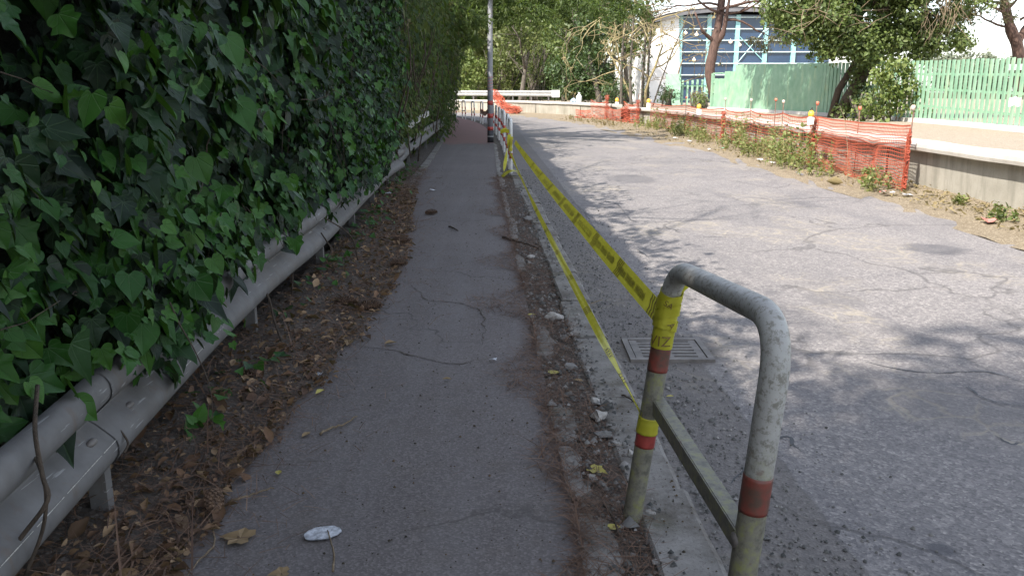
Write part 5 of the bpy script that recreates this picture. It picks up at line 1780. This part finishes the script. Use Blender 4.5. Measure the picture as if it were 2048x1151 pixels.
# bunched net round the second rod and a heap of loose net along the foot
rr = random.Random(161)
def bunch(x, y, z0, z1, w_, seed):
    mm = MB()
    for k in range(26):
        pts = [Vector((x + rr.uniform(-w_, w_), y + rr.uniform(-w_, w_) * 1.5, z)) for z in np.linspace(z0 + rr.uniform(0, .2), z1 - rr.uniform(0, .12), 7)]
        strand(mm, pts, .006, False)
    for k in range(22):
        z = rr.uniform(z0, z1)
        pts = [Vector((x + w_ * 1.2 * math.cos(g_), y + 2 * w_ * math.sin(g_), z + rr.uniform(-.03, .03))) for g_ in np.linspace(0, 5, 6)]
        strand(mm, pts, .006, True)
    return mm
part('net_bunch', bunch(6.08, 16.9, -.05, 1.0, .07, 1), M['net'], on)
part('net_bunch', bunch(6.05, 12.75, -.05, .95, .03, 2), M['net'], on)
part('net_bunch', bunch(6.33, 25.2, -.05, .9, .06, 3), M['net'], on)
for i, (x, y) in enumerate(NP):
    mm = MB(); hz = 1.22 if i < 6 else 1.05
    mm.tube([(x, y, -.2), (x + .01, y, .5), (x + rnd.uniform(-.02, .03), y, hz)], .009, 6)
    rod = part('rod', mm, M['rust'], on, True)
    mm = MB(); mm.tube([(x + .01, y, hz - .02), (x + .01, y, hz + .02), (x + .01, y, hz + .05), (x + .01, y, hz + .065)], [.018, .032, .032, .02], 10)
    cp = part('cap', mm, M['cap'] if i in (1, 5) else M['cap_pale'], rod, True)
for (u, v, Y) in ((1720, 217, 15.5), (1552, 200, 19.4)):
    q = atY(u, v, Y); mm = MB(); mm.tube([(q.x, q.y, -.1), (q.x, q.y, q.z)], .009, 6); rod = part('rod', mm, M['rust'], on, True)
    mm = MB(); mm.tube([q + Vector((0, 0, -.03)), q, q + Vector((0, 0, .04))], [.02, .034, .024], 10); part('cap', mm, M['cap'], rod, True)

# second, fallen net at the far bend by the wall gap
o2 = empty('orange_netting', (4.9, 42.5, -.06), 'collapsed bright orange net beside the gap in the wall', 'netting')
F = [(5.75, 38.2), (5.35, 40.5), (4.95, 43.5), (4.3, 46.2)]
for i in range(len(F) - 1):
    za_ = (.98, .7, 1.0)[i]
    mm = netpanel(F[i], F[i + 1], .0, za_, 15, 22, .16, 1.6, 40 + i * 7, .011, .008)
    part('net_panel', mm, M['net'], o2)
part('net_bunch', bunch(4.9, 43.6, 0, 1.25, .1, 3), M['net'], o2)
part('net_bunch', bunch(5.72, 38.3, 0, 1.1, .09, 3), M['net'], o2)
part('net_bunch', bunch(5.45, 40.2, 0, .75, .09, 3), M['net'], o2)
mm = netpanel((4.3, 46.2), (3.6, 47.5), 0, .45, 12, 12, .05, 1.5, 77, .011, .009); part('net_panel', mm, M['net'], o2)
for (x, y) in ((4.9, 43.6), (5.72, 38.3)):
    mm = MB(); mm.tube([(x, y, -.1), (x, y, 1.35)], .012, 6); part('rod', mm, M['rust'], o2, True)
# third scrap of net, draped over the far wall by the lamp post
o3 = empty('orange_netting', (-.8, 57, -.06), 'strip of orange net draped down the far wall right of lamp post', 'netting')
mm = MB()
pa_ = [atY(988, 186, 58.6), atY(1000, 202, 58.2), atY(1012, 215, 57.6), atY(1030, 220, 56.2), atY(1036, 221, 55.8)]
for k in range(60):
    off = [Vector((rr.uniform(-.32, .32), rr.uniform(-.1, .1), rr.uniform(-.28, .28))) for _ in pa_]
    strand(mm, catmull([p + o_ for p, o_ in zip(pa_, off)], 3), .014, True)
part('net_panel', mm, M['net'], o3)

# warning lamps on the net
def warn(u, v, Y, label, sc=1.0):
    q = atY(u, v, Y)
    t = empty('warning_lamp', tuple(q), label, 'warning lamp', 'amber warning lamps hung on the orange nets')
    mm = MB(); s_ = sc
    mm.tube([q + Vector((0, 0, z * s_)) for z in (.0, .03, .12, .17, .19)], [.05 * s_, .085 * s_, .085 * s_, .05 * s_, .015 * s_], 14); part('lens', mm, M['amber'], t, True)
    mm = MB()
    mm.box(q + Vector((0, 0, -.11 * s_)), (.16 * s_, .09 * s_, .2 * s_)); mm.tube([q + Vector((0, 0, -.02 * s_)), q + Vector((0, 0, .005 * s_))], .07 * s_, 12); part('battery_box', mm, M['white'], t)
    mm = MB(); mm.tube(catmull([q + Vector((-.06 * s_, 0, .05)), q + Vector((0, -.02, .26 * s_)), q + Vector((.06 * s_, 0, .05))], 4), .008, 5); part('handle', mm, M['black'], t, True)
warn(1622, 234, 16.7, 'amber warning lamp with white battery box on the nearest net post', .7)
warn(1398, 218, 27, 'amber warning lamp hung low on the net left of the weeds', .85)
warn(1234, 204, 43.3, 'amber warning lamp on the collapsed net left of the wall gap', 1.1)
warn(1297, 206, 37.9, 'amber warning lamp at the net corner right of the wall gap', 1.0)

# things left on the far wall
q = atY(1158, 205, 50.3)
bo = empty('plastic_bottle', tuple(q), 'white plastic bottle standing upright on top of the far wall', 'bottle')
mm = MB(); mm.tube([q + Vector((0, 0, z - .02)) for z in (0, .02, .38, .46, .52)], [.16, .17, .17, .09, .06], 12); part('body', mm, M['white'], bo, True)
mm = MB(); mm.tube([q + Vector((0, 0, .5)), q + Vector((0, 0, .58))], .065, 10); part('cap', mm, M['white'], bo, True)
q = atY(1147, 203, 50.6)
mm = MB(); mm.blob(q + Vector((0, 0, .06)), (.17, .12, .13), 2, .5, 2.5, 4); o = mm.build('plastic_bag', m_plain('pale_blue_plastic', (.3, .45, .62), (.45, .58, .7), 9, .5), None, False); tag(o, 'crumpled pale blue bag beside the white bottle on the wall', 'bag')

# ------------------------------------------------------------------ weeds on the verge
def weed(x, y, h, n, label, mat='weed', w_=.25, seed=0, stalk=.5):
    rr = random.Random(seed)
    t = empty('weed_clump', (x, y, -.03), label, 'weed', 'weeds along the foot of the orange net')
    mm = MB(); Ps, Ds = [], []
    for k in range(n):
        bx, by = x + rr.gauss(0, w_ * .5), y + rr.gauss(0, w_ * .8)
        hh = h * rr.uniform(.45, 1.1)
        d = Vector((rr.uniform(-.25, .2), rr.uniform(-.3, .3), 1)).normalized()
        pts = [Vector((bx, by, -.05))]
        for j in range(4):
            d = (d + Vector((rr.uniform(-.15, .15), rr.uniform(-.15, .15), 0))).normalized()
            pts.append(pts[-1] + d * hh / 4)
        mm.tube(pts, [.005, .0045, .004, .003, .002], 3, False)
        for j in range(22):
            f = rr.uniform(.1, 1); i = min(3, int(f * 4))
            Ps.append(tuple(pts[i].lerp(pts[i + 1], f * 4 - i))); Ds.append((rr.uniform(-1, 1), rr.uniform(-1, 1), rr.uniform(-.3, .8)))
    part('stems', mm, M['dry'] if rr.random() < stalk else M['weed'], t)
    P, D = np.array(Ps), np.array(Ds)
    multi('leaves', P, unit(len(P)) + np.array([0, 0, .6]), D, rng.uniform(.04, .10, len(P)) * (.8 + .4 * h), [SLIM, SLIM, LEAF], M[mat], t)
wl_ = 'wild weed clump growing at the foot of the orange net'
wr_ = random.Random(171)
weed(5.72, 16.6, .95, 22, 'tallest bushy green weed just left of the nearest net post', 'weed', .32, 1, .2)
weed(5.78, 17.4, .8, 20, 'bushy green weed second left of the nearest net post', 'weed', .35, 2, .3)
weed(5.68, 13.1, .45, 16, 'leafy low weed at the end rod of the orange net', 'weed', .28, 3, .2)
weed(5.75, 15.3, .6, 12, 'ragged weed growing through the middle of the first net panel', 'weed', .25, 4, .5)
weed(5.95, 9.9, .22, 9, 'small weed at the wall foot by the right edge', 'tree', .16, 5, .1)
weed(6.02, 11.2, .25, 6, 'little weed growing from the bare wall foot', 'weed', .1, 6, .2)
for k in range(20):
    y = 18.2 + k * .95 + wr_.uniform(-.3, .3)
    x = interp(NP, min(y, 35.9)) - wr_.uniform(.12, .55)
    weed(x, y, wr_.choice((.35, .5, .7, .95)) * wr_.uniform(.85, 1.1), wr_.randint(9, 20), wl_, wr_.choice(['weed', 'weed', 'olive', 'weed']), .32, 200 + k, .6)
for k in range(5):
    y = 37.5 + k * 2; weed(interp(RR, y) + wr_.uniform(.9, 1.3), y, wr_.uniform(.15, .35), 10, 'short dry weed clump below the collapsed orange net', 'dry', .5, 300 + k, 1)

# leafless dry stalk rising through the first panel
mm = MB(); mm.tube(catmull([Vector((5.85, 14.4, -.05)), Vector((5.83, 14.5, .5)), Vector((5.9, 14.9, .95)), Vector((5.95, 15.3, 1.2))], 4), [.005] * 8 + [.003] * 5, 5)
o = mm.build('dry_stalk', M['twig'], None, True); tag(o, 'bent leafless stalk in front of the first net panel', 'plant')

# ------------------------------------------------------------------ loose ground cover (stuff)
def litter_pts(n, xf, y0, y1, pw=1.0):
    y = y0 + (y1 - y0) * rng.random(n) ** pw
    x = np.array([xf(a) for a in y])
    return x, y
EDGE = [(-1.06, .5), (-1.06, 2.4), (-1.05, 2.9), (-1.02, 3.6), (-.95, 4.8), (-.90, 6.2), (-.95, 7.5), (-1.1, 9), (-1.28, 10.8), (-1.5, 13), (-1.62, 16), (-2.0, 26)]
def bank_x(y):
    e = interp(EDGE, y) + .10 * noise.noise(Vector((y * 2.5, 1, 1)))
    lo = -1.62 if y < 9 else interp(GL, y) - .1
    f = rng.random()
    return lo + (e - lo) * (1 - abs(rng.normal(0, .45)) if rng.random() < .5 else f)
def bank_z(x, y):
    e = np.array([interp(EDGE, b) for b in y])
    return .012 + np.clip((e - x) * .2, 0, .10)
# mound under the litter
rows = []
for y in np.linspace(.3, 14, 120):
    e = interp(EDGE, y) + .10 * noise.noise(Vector((y * 2.5, 1, 1)))
    r = []
    for j in range(9):
        x = e - .02 - j * .09
        r.append(Vector((x, y, -.004 if j == 0 else .006 + min(.09, .019 * j) + .014 * noise.noise(Vector((x * 9, y * 9, 0))))))
    rows.append(r)
mm = MB(); mm.grid(rows); o = mm.build('litter_bank', M['dirt'], None, True); tag(o, kind='structure')
n = 7000
x, y = litter_pts(n, bank_x, .6, 13, 1.5)
P = np.stack([x, y, bank_z(x, y) + rng.uniform(0, .018, n)], 1)
N = np.array([0, 0, 1]) + .55 * rng.normal(size=(n, 3)); T = rng.normal(size=(n, 3)) * np.array([1, 1, .2])
o = multi('leaf_litter', P, N, T, np.clip(rng.lognormal(math.log(.027), .5, n), .01, .09), [CURL, LEAF, CURL], M['litter'], None)
tag(o, 'brown dead leaves heaped between guard rail and path', 'leaf litter', None, 'stuff')
n = 15000
n = 21000
x, y = litter_pts(n, bank_x, .6, 16, 1.6)
x = x + np.where(rng.random(n) < .2, np.abs(rng.normal(0, .22, n)), 0)
P = np.stack([x, y, bank_z(x, y) + rng.uniform(0, .025, n)], 1)
N = np.array([0, 0, 1]) + .3 * rng.normal(size=(n, 3)); T = rng.normal(size=(n, 3)) * np.array([1, 1, .15])
P2n = 20000
yy = .8 + 14 * rng.random(P2n) ** 1.5
cl = np.array([noise.noise(Vector((a * 1.3, 3, 3))) for a in yy])
lo = np.array([interp(PR, a) for a in yy]); hi = np.array([interp(KO, a) for a in yy]) - .205
f = rng.random(P2n)
spill = np.clip(cl + .22, 0, 1) * .5
xx = lo - spill * rng.random(P2n) ** 2.0 + (hi - lo) * f
far_ = rng.random(P2n) < .4
xx = np.where(far_, lo - spill * rng.random(P2n) ** 1.4, xx)
inside = xx > lo
P = np.concatenate([P, np.stack([xx, yy, np.where(inside, .006, .008) + rng.uniform(0, .01, P2n)], 1)])
N = np.concatenate([N, np.array([0, 0, 1]) + .3 * rng.normal(size=(P2n, 3))]); T = np.concatenate([T, rng.normal(size=(P2n, 3)) * np.array([1, 1, .15])])
o = scatter('pine_needles', P, N, T, np.where((rng.random(len(P)) < .05) & (P[:, 0] < -1.0), rng.uniform(.14, .3, len(P)), rng.uniform(.05, .12, len(P))), NEEDLE, M['needle'])
tag(o, 'fallen brown pine needles along both edges of the path', 'pine needles', None, 'stuff')
n = 3600
yy = .9 + 15 * rng.random(n) ** 1.7
lo = np.array([interp(PL, a) for a in yy]) + .15; hi = np.array([interp(KO, a) for a in yy])
xx = lo + (hi - lo) * rng.beta(1.6, .9, n)
P = np.stack([xx, yy, np.full(n, .008)], 1)
k_ = np.array([interp(KO, b) - .22 for b in yy])
P[:, 2] = np.where(xx > k_, .016, .008)
o = scatter('path_crumbs', P, np.tile([0, 0, 1.0], (n, 1)), rng.normal(size=(n, 3)) * np.array([1, 1, 0]), np.clip(rng.lognormal(math.log(.0055), .4, n), .002, .012), CRUMB, M['crumb'])
tag(o, 'dark crumbs and buds scattered over the path', 'crumbs', None, 'stuff')
n = 9000
yy = .8 + 16 * rng.random(n) ** 1.8
xx = np.array([interp(KO, a) for a in yy]) + .015 + np.abs(rng.normal(0, .30, n))
P = np.stack([xx, yy, np.full(n, -.055)], 1)
P = P[~((xx > gx0 - .02) & (xx < gx1 + .02) & (yy > gy0 - .02) & (yy < gy1 + .02))]
n = len(P)
o = scatter('gravel', P, np.tile([0, 0, 1.0], (n, 1)) + .2 * rng.normal(size=(n, 3)), rng.normal(size=(n, 3)) * np.array([1, 1, 0]), rng.lognormal(math.log(.0085), .4, n), CRUMB, M['gravel'])
tag(o, 'loose grey gravel along the gutter beside the kerb', 'gravel', None, 'stuff')
n = 4200
yy = .8 + 13 * rng.random(n) ** 1.4
lo = np.array([interp(PR, a) for a in yy]); hi = np.array([interp(KO, a) for a in yy]) - .17
f = rng.random(n) * 1.15
P = np.stack([lo + (hi - lo) * f, yy, np.where(f > 1, .016, .004)], 1)
o = scatter('strip_grit', P, np.tile([0, 0, 1.0], (n, 1)) + .2 * rng.normal(size=(n, 3)), rng.normal(size=(n, 3)) * np.array([1, 1, 0]), rng.lognormal(math.log(.012), .5, n), CRUMB, M['gravel'])
tag(o, 'grit and broken concrete bits in the strip beside the kerb', 'grit', None, 'stuff')
# verge litter
n = 3600
yy = 8 + 38 * rng.random(n) ** 1.3
lo = np.array([interp(RR, a) for a in yy]); hi = np.array([interp(WL if a < 41 else WF, a) for a in yy])
f = rng.beta(2.2, 1.6, n)
xx = lo + (hi - lo) * f
P = np.stack([xx, yy, -.03 + .10 * f * f + rng.uniform(0, .03, n)], 1)
o = multi('verge_litter', P, np.array([0, 0, 1]) + .5 * rng.normal(size=(n, 3)), rng.normal(size=(n, 3)) * np.array([1, 1, .3]), rng.lognormal(math.log(.06), .4, n), [CURL, SLIM, SLIM], M['dry'], None)
tag(o, 'straw and dry leaves strewn along the verge below the wall', 'dry litter', None, 'stuff')
# ground ivy under the rail
n = 420
yy = 3 + 13 * rng.random(n); sel = np.array([noise.noise(Vector((a * 1.2, 5, 5))) for a in yy]) > -.05
xx = np.array([interp(GL, a) for a in yy]) + rng.normal(.02, .09, n) 
P = np.stack([xx, yy, .05 + .10 * rng.random(n)], 1)[sel]; n = len(P)
gi = multi('ground_ivy', P, np.array([.5, -.2, 1]) + .5 * rng.normal(size=(n, 3)), rng.normal(size=(n, 3)), rng.uniform(.04, .09, n), [IVY_TRI, IVY_HEART], M['ivyb'], None)
tag(gi, 'small green ivy sprigs creeping out below the guard rail', 'ivy', None, 'stuff')

# ------------------------------------------------------------------ single small things
def lone_leaf(u, v, wpx, mat, label, seed, tm=CURL, z=.012):
    p = gp(u, v, z)
    dist = (p - Vector((0, 0, EYE))).length
    sz_ = wpx / F_PX * dist
    rr = random.Random(seed)
    tv, tf = tm
    a_ = rr.uniform(0, 2 * PI)
    mm = MB()
    vs = []
    for (x_, y_, z_) in tv:
        y2 = y_ - .5
        vs.append(p + Vector(((x_ * math.cos(a_) - y2 * math.sin(a_)) * sz_, (x_ * math.sin(a_) + y2 * math.cos(a_)) * sz_, z_ * sz_ * .8 + .002)))
    mm.add(vs, tf)
    a0, a1 = vs[0], vs[0] + Vector((rr.uniform(-.3, .3), rr.uniform(-.3, .3), .02)) * sz_
    o = mm.build('fallen_leaf', M[mat], None, False, p)
    mm = MB(); mm.tube([a0, (a0 + a1) / 2 + Vector((0, 0, .004)), a1], sz_ * .015, 4)
    part('stalk', mm, M['twig'], o)
    return tag(o, label, 'leaf', 'single fallen leaves')
for i, (u, v, wp, mt, lb, tm) in enumerate((
    (578, 732, 34, 'leafy', 'pale yellow heart-shaped leaf on the dead-leaf bank', IVY_HEART), (698, 686, 38, 'leaft', 'long tan curled leaf at the edge of the dead-leaf bank', CURL),
    (782, 686, 26, 'leaft', 'tan curled leaf lying alone mid path', CURL), (893, 758, 18, 'leaft', 'small crumpled tan leaf in the path centre', CURL),
    (540, 818, 24, 'leafy', 'small yellow leaf beside a twig on the left path edge', LEAF), (557, 944, 22, 'leafy', 'flat yellowish leaf left of the path above white scrap', LEAF),
    (640, 784, 26, 'leafy', 'yellow pointed leaf on bare asphalt right of leaf bank', CURL), (1200, 941, 40, 'leafy', 'bright yellow crumpled leaf left of the near barrier leg', IVY_LOBED),
    (1232, 1053, 26, 'leafy', 'yellow leaf at the foot of the near barrier leg', IVY_HEART), (1112, 744, 26, 'leafy', 'yellow leaf in the dirt strip beside kerb', IVY_HEART),
    (1156, 760, 24, 'leaft', 'buff leaf next to a white chip in the dirt strip', LEAF), (465, 1072, 62, 'leaft', 'large tan leaf at the foot of the leaf bank', IVY_LOBED),
    (552, 1146, 38, 'leaft', 'tan leaf cut by the bottom edge of the picture', IVY_LOBED), (1063, 629, 20, 'leafy', 'tiny yellow leaf beside the white rubble chunk', LEAF),
    (612, 868, 24, 'leaft', 'flat orange-brown leaf on the left of the path', LEAF), (600, 705, 40, 'leafy', 'mustard yellow leaf on top of the dead-leaf bank', CURL), (1340, 792, 16, 'leafy', 'tiny yellow leaf in the gutter past the near barrier', LEAF))):
    lone_leaf(u, v, wp, mt, lb, 400 + i, tm, .03 if u < 600 and v < 760 else (-.05 if u == 1340 else .012))

def stone(u, v, wpx, mat, label, seed, fl=.6, z=.0):
    p = gp(u, v, z); dist = (p - Vector((0, 0, EYE))).length; r = wpx / 2 / F_PX * dist
    bm = bmesh.new(); bmesh.ops.create_icosphere(bm, subdivisions=3, radius=1)
    rr = random.Random(seed)
    cuts = [Vector((rr.gauss(0, 1), rr.gauss(0, 1), rr.gauss(0, 1))).normalized() for _ in range(12)]
    vs = []
    for q in bm.verts:
        c = q.co.copy()
        for k in cuts:
            d_ = c.dot(k) - .5
            if d_ > 0: c -= k * d_
        c *= 1 + .22 * noise.noise(c * 3 + Vector((seed, 0, 0))) + .08 * noise.noise(c * 11 + Vector((seed, 0, 0)))
        vs.append(p + Vector((c.x * r, c.y * r * .8, c.z * r * fl + r * fl * .45)))
    fs = [[q.index for q in f_.verts] for f_ in bm.faces]; bm.free()
    mm = MB(); mm.add(vs, fs)
    return tag(mm.build('stone', M[mat], None, False, p), label, 'stone', 'rubble pieces in the dirt strip')
for i, (u, v, wp, mt, lb, fl_) in enumerate((
    (1108, 638, 44, 'stone', 'white rubble chunk with grit in the dirt strip', .6), (1190, 806, 34, 'stone', 'small white rubble chunk at top of the pair by kerb', .7), (1198, 838, 52, 'stone', 'bigger white rubble chunk of the pair beside kerb', .7),
    (1208, 872, 58, 'stoned', 'flat grey stone slab lying below the white chunks', .3), (1300, 1026, 34, 'stone', 'pale stone chip right of the near barrier foot', .5), (1142, 735, 36, 'stoned', 'grey stone chip against the kerb edge', .5),
    (1262, 912, 26, 'stone', 'pale concrete flake leaning on the kerb end', .9), (1062, 516, 30, 'stone', 'pale stone where a stick meets the kerb', .5), (1055, 440, 26, 'stoned', 'grey lump in the strip near the far tape', .5),
    (1235, 890, 24, 'stone', 'small pale chip between flat slab and kerb', .6), (1155, 632, 18, 'stone', 'tiny white chip on the kerb top', .5))):
    stone(u, v, wp, mt, lb, 500 + i, fl_)

def cone(u, v, lpx, ang, label, seed, z=.05):
    p = gp(u, v, z); dist = (p - Vector((0, 0, EYE))).length; L_ = lpx / F_PX * dist; r0 = L_ * .27
    mm = MB()
    a_ = Vector((math.cos(ang), math.sin(ang), .06)).normalized()
    b_ = a_.orthogonal().normalized(); c_ = a_.cross(b_)
    mm.tube([p + a_ * (f - .5) * L_ for f in (0, .3, .7, 1)], [r0 * .35, r0 * .5, r0 * .4, r0 * .1], 8)
    K = 95
    for k in range(K):
        f = k / K; g_ = k * 2.39996
        rr_ = r0 * (math.sin(PI * (f * .86 + .1)) ** .7)
        d_ = b_ * math.cos(g_) + c_ * math.sin(g_)
        s_ = d_.cross(a_)
        q = p + a_ * (f - .5) * L_
        w_ = r0 * .30
        tip = q + d_ * rr_ + a_ * L_ * .05
        mm.add([q + d_ * rr_ * .3 - s_ * w_ * .5, q + d_ * rr_ * .3 + s_ * w_ * .5, tip + s_ * w_ * .75, tip + d_ * r0 * .05 + a_ * L_ * .015, tip - s_ * w_ * .75, tip - a_ * L_ * .035 ],
               [(0, 1, 2, 5), (0, 5, 4), (0, 4, 3, 1), (1, 3, 2), (2, 3, 4, 5)])
    return tag(mm.build('pine_cone', M['cone'], None, False, p), label, 'pine cone', 'pine cones on the path edge')
for i, (u, v, l, a_, lb, z_) in enumerate((
    (737, 612, 50, .1, 'open pine cone on the edge of the bank by the crack', .04), (690, 603, 42, .3, 'darker pine cone left of the open one in the litter', .07), (862, 424, 24, .2, 'pine cone lying apart on bare asphalt', .03),
    (803, 481, 34, -.1, 'pine cone deep in the needles near the rail bend', .06), (797, 526, 34, -.15, 'pine cone on the needle bank edge', .05), (428, 1000, 66, 2.0, 'big dark pine cone in the foreground leaf bank', .06), (495, 752, 52, .6, 'dark pine cone in the leaf bank under yellow leaves', .07))):
    cone(u, v, l, a_, lb, i, z_)

def stick(chain, r, label, mat='twig', z=.012):
    pts = [gp(u, v, z) for u, v in chain]
    pts = catmull(pts, 4)
    for i, p in enumerate(pts): p.z += .008 * abs(math.sin(i * 1.3))
    mm = MB(); mm.tube(pts, [r * (1 - .5 * i / len(pts)) for i in range(len(pts))], 6)
    p0 = pts[0].copy()
    return tag(mm.build('stick', M[mat], None, True, p0), label, 'stick')
stick([(898, 453), (908, 457), (916, 462)], .011, 'short black stick lying mid path', 'twigd')
stick([(1006, 474), (1030, 482), (1055, 489), (1076, 497)], .013, 'dark stick lying across the strip to the kerb', 'twigd')
stick([(640, 868), (665, 856), (690, 849), (714, 832)], .006, 'pale forked twig on the left of the path')
stick([(666, 1142), (668, 1110), (662, 1085), (655, 1060)], .004, 'thin twig lying over the white scrap')
stick([(382, 942), (420, 895), (470, 860), (525, 836)], .006, 'long pale twig rising out of the leaf bank')
stick([(455, 1005), (490, 995), (520, 985), (548, 976)], .005, 'straight pale twig at the leaf bank foot')
stick([(400, 1000), (430, 1080), (400, 1120), (375, 1150)], .004, 'curved thin twig in the bottom left litter')
stick([(1244, 790), (1262, 800), (1275, 812)], .005, 'thin twig on the kerb slab by the tape', 'twigd')
stick([(1170, 612), (1205, 600)], .004, 'thin reddish twig in the gutter', 'twig', -.045)
stick([(1208, 1010), (1228, 1040), (1238, 1075)], .005, 'dark twig beside the near barrier foot', 'twigd')

# squashed white scrap
q = gp(646, 1067, .006)
mm = MB()
rows = []
for i in range(13):
    t_ = i / 12 * 2 - 1
    w_ = .040 * math.sqrt(max(0, 1 - abs(t_) ** 3.2)) + .003
    if t_ > .6: w_ *= .8
    rows.append([q + Vector((t_ * .062, .012 * t_ + f * w_, .006 + .007 * noise.noise(Vector((t_ * 6, f * 4, 1))))) for f in (-1, -.5, 0, .5, 1)])
mm.grid(rows)
mm.grid([[p + Vector((0, 0, -.003)) for p in reversed(r)] for r in rows])
o = mm.build('flattened_can', M['paper'], None, False, q); tag(o, 'flattened white scrap lying on the path in the foreground', 'litter', 'litter scraps')
def scrap(u, v, wpx, label, seed, mat='paper', z=.012, name='paper_scrap'):
    q = gp(u, v, z); dist = (q - Vector((0, 0, EYE))).length; r = wpx / 2 / F_PX * dist
    rr = random.Random(seed); mm = MB()
    mm.grid([[q + Vector(((i / 3 - .5) * 2 * r + rr.uniform(-.2, .2) * r, (j / 2 - .5) * 1.6 * r + rr.uniform(-.2, .2) * r, .004 + rr.uniform(0, .5) * r)) for i in range(4)] for j in range(3)])
    return tag(mm.build(name, M[mat], None, False, q), label, 'litter', 'litter scraps')
scrap(866, 381, 13, 'tiny white paper scrap far along the path', 1)
scrap(622, 628, 22, 'crumpled grey paper in the leaf bank near the rail', 2, 'paper', .05)
scrap(637, 750, 16, 'small white butt on the edge of leaf bank', 3)
scrap(776, 388, 14, 'white rag caught under the guard rail', 4, 'paper', .1)
scrap(986, 720, 14, 'thin white feather-like scrap mid path', 5)
M['red_l'] = m_plain('red_litter', (.5, .12, .1), (.6, .3, .25), 20, .5); M['green_l'] = m_plain('green_litter', (.12, .4, .22), (.3, .55, .4), 20, .5)
for i, (u, v, wp, mt, lb) in enumerate(((1778, 388, 24, 'white', 'white wrapper at the end of the net on the verge'), (1815, 392, 18, 'paper', 'grey-white paper beside the end rod'), (1980, 443, 26, 'red_l', 'pink wrapper lying on the verge by the right edge'),
    (1543, 326, 12, 'white', 'white paper scrap at road edge left of tall weed'), (1490, 300, 9, 'white', 'white scrap under the weeds left of green bottle'), (1444, 297, 10, 'green_l', 'flattened green plastic on the verge'), (1488, 304, 12, 'green_l', 'green and white crushed carton on the verge'),
    (1620, 345, 12, 'white', 'white scrap below the nearest net post'), (1350, 277, 10, 'white', 'pale scrap among straw below the net'), (1378, 283, 11, 'paper', 'pale paper in the straw by road edge'), (1420, 299, 8, 'white', 'small white bit at the asphalt edge'), (1520, 320, 10, 'paper', 'pale bit on asphalt before the weeds'), (1765, 385, 14, 'red_l', 'red wrapper beside the white one at net end'))):
    scrap(u, v, wp, lb, 20 + i, mt, -.02)
